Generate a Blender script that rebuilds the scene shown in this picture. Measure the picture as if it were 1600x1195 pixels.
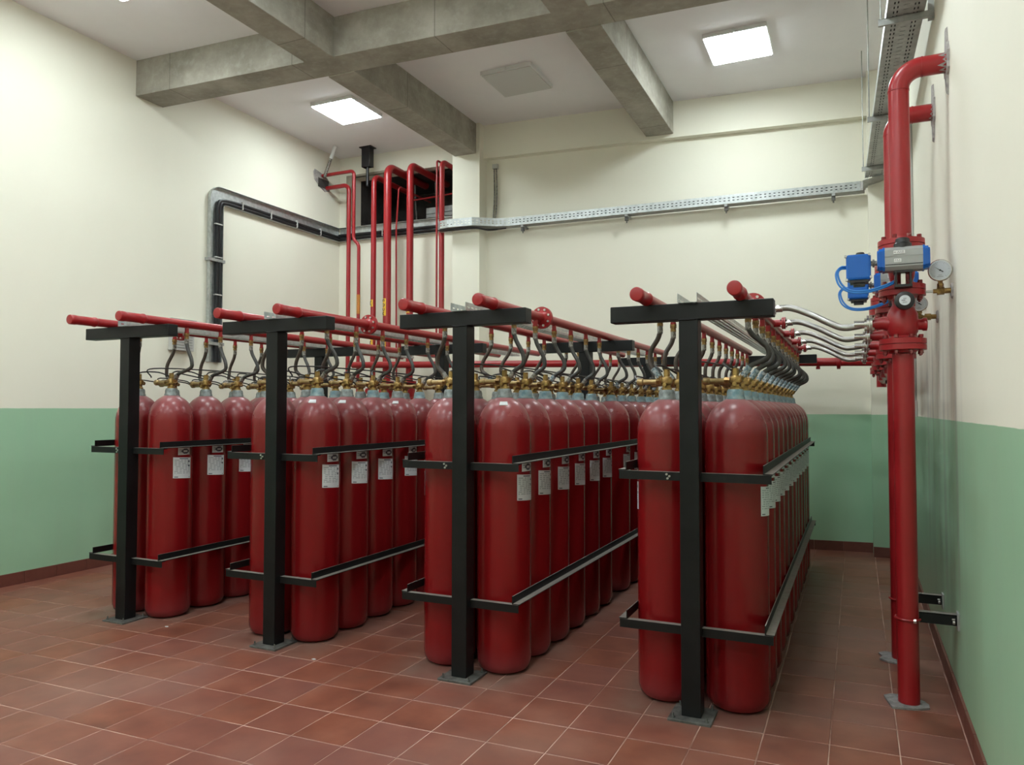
import bpy, bmesh, math, random
from mathutils import Vector, Matrix
random.seed(7)
PI = math.pi
for o in list(bpy.data.objects): bpy.data.objects.remove(o)
sc = bpy.context.scene
COL = sc.collection

# ---------------------------------------------------------------- camera, light, exposure
def cam_matrix(yaw, pitch, roll, loc):
    cy, sy, cp, sp = math.cos(yaw), math.sin(yaw), math.cos(pitch), math.sin(pitch)
    f = Vector((-sy*cp, cy*cp, sp)); r = Vector((cy, sy, 0)); u = r.cross(f)
    r2 = math.cos(roll)*r+math.sin(roll)*u; u2 = -math.sin(roll)*r+math.cos(roll)*u
    m = Matrix((r2, u2, -f)).transposed().to_4x4(); m.translation = loc
    return m
cd = bpy.data.cameras.new('camera'); cam = bpy.data.objects.new('camera', cd); COL.objects.link(cam)
cam.matrix_world = cam_matrix(.430764, .034691, .000472, (0, 0, 1.6))
cd.sensor_width = 36; cd.lens = 1169.9/1600*36; cd.clip_start = .02; cd.clip_end = 60
sc.camera = cam
w = bpy.data.worlds.new('world'); sc.world = w; w.use_nodes = True
w.node_tree.nodes['Background'].inputs[0].default_value = (.8, .85, .9, 1)
w.node_tree.nodes['Background'].inputs[1].default_value = .05
sc.view_settings.view_transform = 'Standard'; sc.view_settings.look = 'None'
sc.view_settings.gamma = 1; sc.view_settings.use_curve_mapping = False
sc.view_settings.exposure = 0.2
LAMP = 36.0                      # emission of the lit ceiling panels

# ---------------------------------------------------------------- materials
def mat(name, col, rough=.5, metal=0, spec=.5, build=None):
    m = bpy.data.materials.new(name); m.use_nodes = True
    nt = m.node_tree; b = nt.nodes['Principled BSDF']
    b.inputs['Base Color'].default_value = (*col, 1); b.inputs['Roughness'].default_value = rough
    b.inputs['Metallic'].default_value = metal; b.inputs['Specular IOR Level'].default_value = spec
    if build: build(nt, b)
    return m
def N(nt, t, **k):
    n = nt.nodes.new(t)
    for a, v in k.items(): setattr(n, a, v)
    return n
def noise(nt, scale, detail=4, coord='Object', rough=.6, sc3=None):
    tc = N(nt, 'ShaderNodeTexCoord'); n = N(nt, 'ShaderNodeTexNoise')
    n.inputs['Scale'].default_value = scale; n.inputs['Detail'].default_value = detail; n.inputs['Roughness'].default_value = rough
    if sc3:
        mp = N(nt, 'ShaderNodeMapping'); mp.inputs['Scale'].default_value = sc3
        nt.links.new(tc.outputs[coord], mp.inputs[0]); nt.links.new(mp.outputs[0], n.inputs[0])
    else: nt.links.new(tc.outputs[coord], n.inputs['Vector'])
    return n.outputs['Fac']
def ramp(nt, fac, stops):
    r = N(nt, 'ShaderNodeValToRGB'); e = r.color_ramp.elements
    while len(e) < len(stops): e.new(.5)
    for el, (p, c) in zip(e, stops): el.position = p; el.color = (*c, 1) if len(c) == 3 else c
    nt.links.new(fac, r.inputs[0]); return r.outputs[0]
def mixc(nt, fac, a, b, blend='MIX'):
    m = N(nt, 'ShaderNodeMix', data_type='RGBA', blend_type=blend)
    for s, v in ((m.inputs['Factor'], fac), (m.inputs['A'], a), (m.inputs['B'], b)):
        if hasattr(v, 'node'): nt.links.new(v, s)
        elif isinstance(v, (int, float)): s.default_value = v
        else: s.default_value = (*v, 1)
    return m.outputs['Result']
def mth(nt, op, a, b=0.0, clamp=False):
    m = N(nt, 'ShaderNodeMath', operation=op, use_clamp=clamp)
    for s, v in ((m.inputs[0], a), (m.inputs[1], b)):
        if hasattr(v, 'node'): nt.links.new(v, s)
        else: s.default_value = v
    return m.outputs[0]
def sep(nt, coord):
    tc = N(nt, 'ShaderNodeTexCoord'); s = N(nt, 'ShaderNodeSeparateXYZ'); nt.links.new(tc.outputs[coord], s.inputs[0]); return s.outputs
def bump(nt, b, h, strength=.2, dist=.01):
    n = N(nt, 'ShaderNodeBump'); n.inputs['Strength'].default_value = strength; n.inputs['Distance'].default_value = dist
    nt.links.new(h, n.inputs['Height']); nt.links.new(n.outputs[0], b.inputs['Normal'])
def var(c1, c2, scale, bs=0.0, sc3=None, lo=.3, hi=.7, detail=4):
    def f(nt, b):
        n = noise(nt, scale, detail, sc3=sc3)
        nt.links.new(ramp(nt, n, [(lo, c1), (hi, c2)]), b.inputs['Base Color'])
        if bs: bump(nt, b, n, bs)
    return f

CREAM1, CREAM2 = (.82, .80, .68), (.86, .84, .725)
def wall_paint(zline, name, streaks=False):
    def f(nt, b):
        z = sep(nt, 'Object')[2]
        up = mixc(nt, noise(nt, 1.3), CREAM1, CREAM2)
        gr = mixc(nt, noise(nt, 2.2), (.33, .565, .375), (.385, .61, .42))
        # scuffs and run marks rubbed into the gloss paint
        sm = ramp(nt, noise(nt, 1.0, 5, sc3=(6, 6, .35)), [(.5, (0, 0, 0)), (.8, (1, 1, 1))])
        gr = mixc(nt, mth(nt, 'MULTIPLY', sm, .35), gr, (.36, .50, .38))
        e = mth(nt, 'ADD', z, mth(nt, 'MULTIPLY', noise(nt, 9), .006))
        k = mth(nt, 'GREATER_THAN', e, zline+.003)
        cc = mixc(nt, k, gr, up)
        if streaks:                          # dark vertical streaks on the wall behind the valves and brackets
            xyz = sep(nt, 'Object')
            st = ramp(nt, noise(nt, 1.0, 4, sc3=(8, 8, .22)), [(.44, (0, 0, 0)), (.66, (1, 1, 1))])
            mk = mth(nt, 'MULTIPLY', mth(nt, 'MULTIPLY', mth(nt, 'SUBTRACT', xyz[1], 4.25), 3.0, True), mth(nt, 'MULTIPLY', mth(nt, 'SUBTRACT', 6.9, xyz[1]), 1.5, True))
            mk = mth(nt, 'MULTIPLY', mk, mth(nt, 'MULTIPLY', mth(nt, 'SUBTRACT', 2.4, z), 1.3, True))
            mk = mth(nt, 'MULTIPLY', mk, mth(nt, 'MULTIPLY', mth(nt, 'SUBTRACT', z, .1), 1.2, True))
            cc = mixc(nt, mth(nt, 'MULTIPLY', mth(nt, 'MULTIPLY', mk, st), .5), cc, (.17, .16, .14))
        nt.links.new(cc, b.inputs['Base Color'])
        r = mth(nt, 'ADD', mth(nt, 'MULTIPLY', k, .3), .38)
        nt.links.new(r, b.inputs['Roughness'])
        bump(nt, b, noise(nt, 3, 3), .12, .02)
    return mat(name, (.8, .8, .7), .6, build=f)
M = {}
M['wall_left'] = wall_paint(1.60, 'painted plaster, left wall')
M['wall'] = wall_paint(1.535, 'painted plaster')
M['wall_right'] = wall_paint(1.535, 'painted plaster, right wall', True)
M['ceiling'] = mat('ceiling plaster', (.87, .86, .88), .8, build=var((.86, .85, .875), (.90, .89, .91), 1.5, .05))
def conc(nt, b):
    n = noise(nt, 2.2, 8, rough=.65); n2 = noise(nt, 14, 6)
    c = ramp(nt, n, [(.3, (.235, .22, .18)), (.5, (.33, .31, .26)), (.72, (.45, .43, .37))])
    c = mixc(nt, mth(nt, 'MULTIPLY', ramp(nt, n2, [(.5, (0, 0, 0)), (.75, (1, 1, 1))]), .35), c, (.52, .51, .47))
    st = ramp(nt, noise(nt, 1, 6, sc3=(.7, .7, 5)), [(.58, (0, 0, 0)), (.75, (1, 1, 1))])
    c = mixc(nt, mth(nt, 'MULTIPLY', st, .35), c, (.17, .165, .145))
    sx = sep(nt, 'Object')                 # formwork joints across the beams
    def seam(v, off, per):
        f = mth(nt, 'FRACT', mth(nt, 'DIVIDE', mth(nt, 'SUBTRACT', v, off), per))
        return mth(nt, 'LESS_THAN', mth(nt, 'MINIMUM', f, mth(nt, 'SUBTRACT', 1.0, f)), .0035)
    sm = mth(nt, 'MAXIMUM', seam(sx[0], -3.4, 1.55), seam(sx[1], 6.95, 1.7))
    c = mixc(nt, mth(nt, 'MULTIPLY', sm, .5), c, (.10, .095, .08))
    nt.links.new(c, b.inputs['Base Color']); bump(nt, b, n2, .3, .01)
M['concrete'] = mat('bare concrete', (.35, .34, .3), .85, build=conc)
def tile(nt, b):
    tc = N(nt, 'ShaderNodeTexCoord'); g = N(nt, 'ShaderNodeNewGeometry')
    s = N(nt, 'ShaderNodeSeparateXYZ'); nt.links.new(g.outputs['Position'], s.inputs[0])
    tx = mth(nt, 'FLOOR', mth(nt, 'DIVIDE', mth(nt, 'ADD', s.outputs[0], 1.338), .3))
    yy = mth(nt, 'SUBTRACT', mth(nt, 'SUBTRACT', s.outputs[1], 3.56), mth(nt, 'MULTIPLY', mth(nt, 'ADD', s.outputs[0], 2.247), .028))
    ty = mth(nt, 'FLOOR', mth(nt, 'DIVIDE', yy, .31))
    cb = N(nt, 'ShaderNodeCombineXYZ'); nt.links.new(tx, cb.inputs[0]); nt.links.new(ty, cb.inputs[1])
    wn = N(nt, 'ShaderNodeTexWhiteNoise', noise_dimensions='3D'); nt.links.new(cb.outputs[0], wn.inputs[0])
    n = N(nt, 'ShaderNodeTexNoise'); n.inputs['Scale'].default_value = 5; n.inputs['Detail'].default_value = 6
    off = N(nt, 'ShaderNodeVectorMath', operation='MULTIPLY_ADD'); nt.links.new(wn.outputs['Color'], off.inputs[0]); off.inputs[1].default_value = (9, 9, 9)
    nt.links.new(g.outputs['Position'], off.inputs[2]); nt.links.new(off.outputs[0], n.inputs['Vector'])
    c = ramp(nt, n.outputs['Fac'], [(.28, (.155, .046, .027)), (.5, (.215, .066, .038)), (.72, (.275, .094, .056))])
    c = mixc(nt, mth(nt, 'MULTIPLY', wn.outputs['Value'], .45), c, (.195, .083, .075))
    d = N(nt, 'ShaderNodeTexNoise'); d.inputs['Scale'].default_value = 1.1; d.inputs['Detail'].default_value = 7; nt.links.new(g.outputs['Position'], d.inputs['Vector'])
    df = mth(nt, 'MULTIPLY', ramp(nt, d.outputs['Fac'], [(.48, (0, 0, 0)), (.72, (1, 1, 1))]), .32)
    c = mixc(nt, df, c, (.30, .20, .16))
    # grey grime swept up round the feet of the four racks
    near = None
    for xc, y1 in ((-5.08, 6.5), (-3.65, 6.5), (-2.19, 8.6), (-.79, 8.4)):
        ax = mth(nt, 'SUBTRACT', 1.0, mth(nt, 'MULTIPLY', mth(nt, 'SUBTRACT', mth(nt, 'ABSOLUTE', mth(nt, 'SUBTRACT', s.outputs[0], xc)), .30), 4.0), True)
        ay_ = mth(nt, 'MULTIPLY', mth(nt, 'MULTIPLY', mth(nt, 'SUBTRACT', s.outputs[1], 3.72), 4.0, True), mth(nt, 'MULTIPLY', mth(nt, 'SUBTRACT', y1+.2, s.outputs[1]), 4.0, True))
        k_ = mth(nt, 'MULTIPLY', ax, ay_); near = k_ if near is None else mth(nt, 'MAXIMUM', near, k_)
    c = mixc(nt, mth(nt, 'MULTIPLY', near, mth(nt, 'MULTIPLY', ramp(nt, n.outputs['Fac'], [(.35, (.25, .25, .25)), (.65, (1, 1, 1))]), .62)), c, (.205, .155, .13))
    nt.links.new(c, b.inputs['Base Color'])
    nt.links.new(mth(nt, 'ADD', mth(nt, 'MULTIPLY', d.outputs['Fac'], .3), .26), b.inputs['Roughness'])
    bump(nt, b, n.outputs['Fac'], .08, .01)
M['tile'] = mat('terracotta tile', (.25, .09, .06), .4, spec=.45, build=tile)
M['grout'] = mat('grout', (.6, .4, .33), .9, build=var((.24, .12, .09), (.66, .45, .37), 2.0, lo=.38, hi=.68))
def skirt(nt, b):
    c = ramp(nt, noise(nt, 6, 5), [(.3, (.13, .04, .03)), (.7, (.19, .065, .048))])
    nt.links.new(c, b.inputs['Base Color'])
M['skirt'] = mat('skirting tile', (.16, .05, .04), .4, build=skirt)
def cylred(nt, b):
    s = sep(nt, 'Object'); z = s[2]
    oi = N(nt, 'ShaderNodeObjectInfo')
    n = noise(nt, 7, 6); n2 = noise(nt, 2.2, 5, sc3=(1, 1, .5))
    c = mixc(nt, oi.outputs['Random'], (.170, .0045, .0065), (.215, .0065, .008))
    # settled dust on the shoulder and floor dirt round the foot
    g = N(nt, 'ShaderNodeNewGeometry'); sn = N(nt, 'ShaderNodeSeparateXYZ'); nt.links.new(g.outputs['Normal'], sn.inputs[0])
    up = mth(nt, 'MULTIPLY', mth(nt, 'POWER', mth(nt, 'MAXIMUM', sn.outputs[2], 0.0), 1.25), .66)
    zz = mth(nt, 'MULTIPLY', mth(nt, 'SUBTRACT', z, 1.38), 1.6, True)
    dust = mth(nt, 'ADD', up, mth(nt, 'MULTIPLY', zz, .10))
    dust = mth(nt, 'MULTIPLY', dust, mth(nt, 'ADD', mth(nt, 'MULTIPLY', n, .7), .45))
    c = mixc(nt, dust, c, (.40, .22, .23))
    lo = mth(nt, 'MULTIPLY', mth(nt, 'SUBTRACT', .34, mth(nt, 'ADD', z, mth(nt, 'MULTIPLY', n2, .3))), 4.0, True)
    lo = mth(nt, 'MULTIPLY', lo, mth(nt, 'MULTIPLY', oi.outputs['Random'], .75))
    c = mixc(nt, lo, c, (.22, .07, .08))
    nt.links.new(c, b.inputs['Base Color'])
    nt.links.new(mth(nt, 'ADD', mth(nt, 'MULTIPLY', dust, .18), mth(nt, 'ADD', .20, mth(nt, 'MULTIPLY', n, .1))), b.inputs['Roughness'])
M['cyl'] = mat('red cylinder enamel', (.4, .02, .02), .35, spec=.4, build=cylred)
def pipered(nt, b):
    g = N(nt, 'ShaderNodeNewGeometry'); sn = N(nt, 'ShaderNodeSeparateXYZ'); nt.links.new(g.outputs['Normal'], sn.inputs[0])
    n = noise(nt, 9, 5)
    up = mth(nt, 'MULTIPLY', mth(nt, 'POWER', mth(nt, 'MAXIMUM', sn.outputs[2], 0.0), 2.0), mth(nt, 'MULTIPLY', n, .35))
    c = mixc(nt, up, mixc(nt, n, (.30, .0105, .014), (.35, .015, .019)), (.42, .18, .17))
    nt.links.new(c, b.inputs['Base Color'])
M['pipe'] = mat('red pipe enamel', (.5, .03, .03), .32, build=pipered)
M['black'] = mat('black painted steel', (.010, .012, .013), .42, spec=.28, build=var((.0045, .0055, .006), (.009, .010, .011), 8))
M['blackdust'] = mat('dusty black angle steel', (.05, .05, .05), .5, spec=.3, build=None)
def bdust(nt, b):
    g = N(nt, 'ShaderNodeNewGeometry'); sn = N(nt, 'ShaderNodeSeparateXYZ'); nt.links.new(g.outputs['Normal'], sn.inputs[0])
    up = mth(nt, 'GREATER_THAN', sn.outputs[2], .6)
    n = noise(nt, 25, 5)
    up = mth(nt, 'MULTIPLY', up, mth(nt, 'ADD', .35, mth(nt, 'MULTIPLY', n, .6)))
    nt.links.new(mixc(nt, up, (.006, .0065, .007), (.36, .32, .29)), b.inputs['Base Color'])
nt_ = M['blackdust'].node_tree; bdust(nt_, nt_.nodes['Principled BSDF'])
M['zinc'] = mat('galvanised sheet', (.52, .55, .55), .38, .75, build=var((.42, .45, .45), (.62, .65, .65), 22))
M['zincdull'] = mat('dull galvanised sheet', (.40, .41, .40), .5, .5, build=var((.30, .31, .30), (.46, .47, .46), 14))
M['brass'] = mat('brass', (.42, .26, .075), .38, .8, build=var((.17, .09, .035), (.46, .31, .11), 28, lo=.35, hi=.62))
M['bronze'] = mat('dull brass tube', (.42, .30, .13), .38, .7, build=var((.24, .16, .07), (.50, .36, .17), 18))
M['collar'] = mat('zinc neck ring', (.25, .29, .29), .55, .45, build=var((.16, .18, .18), (.34, .38, .37), 40))
M['collarblue'] = mat('blue-stained zinc neck ring', (.18, .32, .36), .55, .4, build=var((.13, .25, .29), (.34, .40, .40), 30))
M['hose'] = mat('grey-black rubber hose', (.045, .045, .042), .45, build=var((.03, .03, .028), (.07, .068, .062), 20))
M['hosebrown'] = mat('brown-black rubber hose', (.055, .042, .034), .45, build=var((.04, .03, .024), (.085, .065, .05), 20))
M['tube'] = mat('thin black tube', (.014, .014, .014), .4)
M['sleeve'] = mat('blue-grey hose sleeve', (.20, .30, .36), .55, .2, build=var((.12, .20, .25), (.55, .60, .62), 60, lo=.4, hi=.62))
M['sleevegrey'] = mat('grey crimp sleeve', (.25, .25, .23), .5, .5, build=var((.14, .13, .11), (.42, .41, .38), 60, lo=.4, hi=.62))
def ribs(nt, b):
    s = sep(nt, 'UV')
    h = mth(nt, 'SINE', mth(nt, 'MULTIPLY', s[0], 1400))
    bump(nt, b, h, .35, .003)
M['steel'] = mat('braided stainless hose', (.50, .49, .48), .33, .95, build=ribs)
M['steelplain'] = mat('bright steel', (.62, .61, .60), .25, .95)
M['boltz'] = mat('zinc bolt', (.55, .53, .50), .35, .8)
M['boltred'] = mat('paint-smeared bolt', (.25, .06, .05), .4, .3, build=var((.20, .012, .014), (.42, .30, .27), 60, lo=.5, hi=.75))
M['white'] = mat('white enamel', (.78, .79, .78), .4)
M['paper'] = mat('white sticker', (.62, .64, .66), .45)
M['ink'] = mat('sticker print', (.06, .06, .09), .5)
M['inkgrey'] = mat('pale sticker print', (.33, .36, .38), .5)
M['yellow'] = mat('yellow label', (.80, .46, .035), .4)
M['blue'] = mat('blue enamel', (.003, .11, .46), .28)
M['bluetube'] = mat('blue tube', (.02, .18, .55), .3)
M['alu'] = mat('anodised grey aluminium', (.34, .35, .345), .42, .35, build=var((.31, .32, .315), (.37, .38, .375), 6))
M['rubber'] = mat('black plastic', (.012, .012, .014), .35)
M['gaugeface'] = mat('gauge face', (.62, .66, .70), .3)
M['plaster'] = mat('rough plaster patch', (.36, .34, .33), .9, build=var((.26, .24, .24), (.48, .45, .42), 25, .5))
M['cement'] = mat('grey cement pad', (.20, .185, .18), .85, build=var((.14, .13, .13), (.30, .28, .27), 30, .5))
M['plate'] = mat('dusty base plate', (.14, .145, .14), .6, .3, build=var((.06, .06, .056), (.17, .165, .155), 25))
M['cable'] = mat('black cable', (.012, .012, .014), .45)
M['pvc'] = mat('grey plastic conduit', (.52, .52, .50), .5)
M['dark'] = mat('soot-dark shaft', (.035, .033, .03), .9, build=var((.02, .018, .017), (.07, .065, .06), 4))  # dark mottled colour for the shaft walls and the patch hole
M['beigeedge'] = mat('raw plaster edge', (.33, .29, .22), .9, build=var((.25, .22, .17), (.42, .38, .30), 8))
def emit(nt, b):
    b.inputs['Emission Color'].default_value = (.89, .985, 1.0, 1); b.inputs['Emission Strength'].default_value = LAMP
M['lit'] = mat('lit diffuser', (.9, .9, .9), .5, build=emit)
M['unlit'] = mat('unlit diffuser', (.62, .62, .61), .5)

# ---------------------------------------------------------------- mesh helpers
class MB:
    def __init__(s): s.v = []; s.f = []; s.m = []; s.sm = []; s.uv = None
    def add(s, vs, fs, mi=0, smooth=False):
        o = len(s.v); s.v += [tuple(v) for v in vs]
        for f in fs: s.f.append(tuple(i+o for i in f)); s.m.append(mi); s.sm.append(smooth)
        return s
    def box(s, a, b, mi=0):
        x0, y0, z0 = a; x1, y1, z1 = b
        vs = [(x0,y0,z0),(x1,y0,z0),(x1,y1,z0),(x0,y1,z0),(x0,y0,z1),(x1,y0,z1),(x1,y1,z1),(x0,y1,z1)]
        return s.add(vs, [(0,3,2,1),(4,5,6,7),(0,1,5,4),(1,2,6,5),(2,3,7,6),(3,0,4,7)], mi)
    def prism(s, poly, z0, z1, mi=0):                 # vertical prism over a plan polygon (counter-clockwise)
        n = len(poly); vs = [(x, y, z0) for x, y in poly]+[(x, y, z1) for x, y in poly]
        fs = [tuple(reversed(range(n))), tuple(range(n, 2*n))]+[(i, (i+1) % n, (i+1) % n+n, i+n) for i in range(n)]
        return s.add(vs, fs, mi)
    def cyl(s, p, q, r, n=16, mi=0, r2=None, cap=True, rot=0.0):
        p, q = Vector(p), Vector(q); d = (q-p).normalized()
        a = d.orthogonal().normalized(); b = d.cross(a); r2 = r if r2 is None else r2
        if abs(d.z) > .99: a = Vector((1, 0, 0)); b = d.cross(a)
        vs = []
        for c, rr in ((p, r), (q, r2)):
            for i in range(n):
                t = 2*PI*i/n+rot; vs.append(c+(a*math.cos(t)+b*math.sin(t))*rr)
        fs = [(i, (i+1) % n, (i+1) % n+n, i+n) for i in range(n)]
        s.add(vs, fs, mi, True)
        if cap:
            o = len(s.v)-2*n
            s.f += [tuple(o+i for i in reversed(range(n))), tuple(o+n+i for i in range(n))]; s.m += [mi, mi]; s.sm += [False, False]
        return s
    def lathe(s, prof, c=(0, 0, 0), n=24, mi=0, axis='z'):
        vs = []
        for r, h in prof:
            for i in range(n):
                t = 2*PI*i/n; x, y = r*math.cos(t), r*math.sin(t)
                p = {'z': (x, y, h), 'x': (h, x, y), 'y': (y, h, x)}[axis]
                vs.append((p[0]+c[0], p[1]+c[1], p[2]+c[2]))
        k = len(prof); fs = []
        for j in range(k-1):
            for i in range(n): fs.append((j*n+i, j*n+(i+1) % n, (j+1)*n+(i+1) % n, (j+1)*n+i))
        s.add(vs, fs, mi, True); o = len(s.v)-k*n
        if prof[0][0] > 1e-4: s.f.append(tuple(o+i for i in reversed(range(n)))); s.m.append(mi); s.sm.append(False)
        if prof[-1][0] > 1e-4: s.f.append(tuple(o+(k-1)*n+i for i in range(n))); s.m.append(mi); s.sm.append(False)
        return s
    def tube(s, pts, r, n=8, mi=0, cap=True, uv=False):
        pts = [Vector(p) for p in pts]; k = len(pts); vs = []
        nrm = None
        for i, p in enumerate(pts):
            d = (pts[min(i+1, k-1)]-pts[max(i-1, 0)]).normalized()
            if nrm is None: nrm = d.orthogonal().normalized()
            nrm = (nrm-d*nrm.dot(d)).normalized(); b = d.cross(nrm)
            rr = r[i] if isinstance(r, (list, tuple)) else r
            for j in range(n):
                t = 2*PI*j/n; vs.append(p+(nrm*math.cos(t)+b*math.sin(t))*rr)
        fs = [(i*n+j, i*n+(j+1) % n, (i+1)*n+(j+1) % n, (i+1)*n+j) for i in range(k-1) for j in range(n)]
        s.add(vs, fs, mi, True)
        if cap:
            o = len(s.v)-k*n
            s.f += [tuple(o+j for j in reversed(range(n))), tuple(o+(k-1)*n+j for j in range(n))]; s.m += [mi, mi]; s.sm += [False]*2
        if uv:
            ln = [0]
            for a, b in zip(pts, pts[1:]): ln.append(ln[-1]+(b-a).length)
            s.uv = [(ln[i//n], (i % n)/n) for i in range(k*n)]
        return s
    def build(s, name, mats, parent=None, bevel=0, loc=None, rz=0):
        me = bpy.data.meshes.new(name); me.from_pydata(s.v, [], s.f)
        mats = mats if isinstance(mats, (list, tuple)) else [mats]
        for m in mats: me.materials.append(M[m] if isinstance(m, str) else m)
        me.polygons.foreach_set('material_index', s.m); me.polygons.foreach_set('use_smooth', s.sm)
        if s.uv:
            u = me.uv_layers.new(name='uv')
            for l in me.loops: u.data[l.index].uv = s.uv[l.vertex_index]
        me.update()
        if any(s.sm): me.set_sharp_from_angle(angle=math.radians(40))
        if bevel:
            bm = bmesh.new(); bm.from_mesh(me)
            bmesh.ops.bevel(bm, geom=list(bm.edges), offset=bevel, segments=2, affect='EDGES', profile=.5, clamp_overlap=True)
            bm.to_mesh(me); bm.free()
        o = bpy.data.objects.new(name, me); COL.objects.link(o)
        if parent: o.parent = parent
        if loc: o.location = loc
        o.rotation_euler.z = rz
        return o
def empty(name, loc=(0, 0, 0), rz=0):
    o = bpy.data.objects.new(name, None); COL.objects.link(o); o.location = loc; o.rotation_euler.z = rz; o.empty_display_size = .1
    return o
def tag(o, label=None, cat=None, group=None, kind=None):
    if label: o['label'] = label
    if cat: o['category'] = cat
    if group: o['group'] = group
    if kind: o['kind'] = kind
    return o
def struct(o): o['kind'] = 'structure'; return o
def inst(src, parent, loc=None, rz=None, name=None):
    c = src.copy(); COL.objects.link(c); c.parent = parent
    if loc is not None: c.location = loc
    if rz is not None: c.rotation_euler.z = rz
    return c
def kids(o, _c={}):
    return list(o.children)
def copy_tree(o, loc, rz=None):
    r = o.copy(); COL.objects.link(r); r.location = loc
    if rz is not None: r.rotation_euler.z = rz
    for ch in list(o.children):
        c = ch.copy(); COL.objects.link(c); c.parent = r
        for g in list(ch.children):
            d = g.copy(); COL.objects.link(d); d.parent = c
    return r
def smooth_path(ps, n=6):                      # Catmull-Rom through the points
    ps = [Vector(p) for p in ps]; ps = [2*ps[0]-ps[1]]+ps+[2*ps[-1]-ps[-2]]; out = []
    for i in range(1, len(ps)-2):
        a, b, c, d = ps[i-1:i+3]
        for k in range(n):
            t = k/n; out.append(.5*((2*b)+(c-a)*t+(2*a-5*b+4*c-d)*t*t+(3*b-a-3*c+d)*t**3))
    out.append(ps[-2]); return out
def elbow_path(ps, rad, n=7):                  # straight runs with round elbows
    ps = [Vector(p) for p in ps]; out = [ps[0]]
    for i in range(1, len(ps)-1):
        a = (ps[i-1]-ps[i]).normalized(); b = (ps[i+1]-ps[i]).normalized()
        p0, p2 = ps[i]+a*rad, ps[i]+b*rad
        for k in range(n+1):
            t = k/n; w_ = .414+.586*0
            # rational quadratic: circular for a right angle
            w1 = math.cos(PI/4) if abs(a.dot(b)) < .2 else 1
            B0, B1, B2 = (1-t)**2, 2*t*(1-t)*w1, t*t
            out.append((p0*B0+ps[i]*B1+p2*B2)/(B0+B1+B2))
    out.append(ps[-1]); return out

# ================================================================ SETTING
XL, XR, YB0, ZC = -6.97, .48, -3.0, 5.33
YF = YB0
def bay(x): return 9.31+.11*(x-.13)            # back wall, right bay (runs slightly askew)
def lbay(x): return 9.0+.05*(x-XL)             # back wall, left bay
# floor and tiles
fl = struct(MB().box((XL-.2, YF-.2, -.12), (XR+.2, 10.6, -.0018)).build('floor', 'grout'))
TX, TY = .3, .31
def ty_line(k, x): return 3.56+TY*k+.028*(x+2.247)
tm = MB(); g = .0024
def tile_geo(mb, x0, k, zt=0.0):
    b = .0025
    def P(u, v, z): return (x0+u, ty_line(k, x0+u)+v, z)
    o = [P(g, g, -.004), P(TX-g, g, -.004), P(TX-g, TY-g, -.004), P(g, TY-g, -.004)]
    m_ = [P(g, g, zt-.0015), P(TX-g, g, zt-.0015), P(TX-g, TY-g, zt-.0015), P(g, TY-g, zt-.0015)]
    t = [P(g+b, g+b, zt), P(TX-g-b, g+b, zt), P(TX-g-b, TY-g-b, zt), P(g+b, TY-g-b, zt)]
    mb.add(o+m_+t, [(0,1,5,4),(1,2,6,5),(2,3,7,6),(3,0,4,7),(4,5,9,8),(5,6,10,9),(6,7,11,10),(7,4,8,11),(8,9,10,11)])
cells = []
i0 = math.floor((XL+1.338)/TX)
cm = cam.matrix_world.inverted()
for i in range(i0, 7):
    for k in range(-22, 23):
        x0 = -1.338+TX*i
        y0 = ty_line(k, x0)
        if x0+TX < XL or x0 > XR or y0+TY > 10.4: continue
        if x0 < XL+.001 or x0+TX > XR-.001: pass
        p = cm @ Vector((x0+.15, y0+.15, 0)); vis = p.z < -.5 and abs(p.x/-p.z) < .76 and abs(p.y/-p.z) < .58
        cells.append((0 if vis else 1, -p.z if vis else 99, x0, k))
cells.sort()
base = None; far = MB()
for n_, (hid, dd, x0, k) in enumerate(cells):
    zt = random.uniform(-.0004, .0004)
    clip = x0 < XL or x0+TX > XR
    if n_ < 300 and not clip:
        if base is None:
            mb = MB(); tile_geo(mb, 0, 0); base = mb.build('floor_tile', 'tile', fl)
            bx, by = 0.0, ty_line(0, 0); base.location = (x0, ty_line(k, x0)-by, zt)
        else: inst(base, fl, (x0, ty_line(k, x0)-by, zt))
    else:
        tile_geo(far, x0, k, zt)
o = far.build('floor_tiles', 'tile', fl); o['kind'] = 'stuff'
struct(MB().box((XL-.2, YF-.2, ZC), (XR+.2, 10.6, ZC+.15)).build('ceiling', 'ceiling'))
wl = struct(MB().box((XL-.2, YF, -.1), (XL, 10.6, ZC)).build('wall_left', 'wall_left'))
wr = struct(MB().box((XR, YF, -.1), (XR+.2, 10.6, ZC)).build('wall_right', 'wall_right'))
struct(MB().box((XL, YF-.2, -.1), (XR, YF, ZC)).build('wall_front', 'wall'))
# back wall: right bay, left bay with the shaft opening, deep ledge and the corner columns
mb = MB(); mb.prism([(-4.5, bay(-4.5)), (XR, bay(XR)), (XR, bay(XR)+.2), (-4.5, bay(-4.5)+.2)], -.1, ZC)
wb = struct(mb.build('wall_back', 'wall'))
OX0, OX1, OZ0, OZ1 = -6.74, -4.95, 4.29, 5.02
mb = MB()
for x0, x1, z0, z1 in ((XL, -4.8, -.1, OZ0), (XL, -4.8, OZ1, ZC), (XL, OX0, OZ0, OZ1)):
    mb.prism([(x0, lbay(x0)), (x1, lbay(x1)), (x1, lbay(x1)+.2), (x0, lbay(x0)+.2)], z0, z1)
struct(mb.build('wall_back', 'wall'))
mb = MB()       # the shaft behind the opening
mb.box((OX0-.02, 9.22, OZ0-.05), (OX1+.2, 10.2, OZ0)); mb.box((OX0-.02, 9.22, OZ1), (OX1+.2, 10.2, OZ1+.05))
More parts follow.
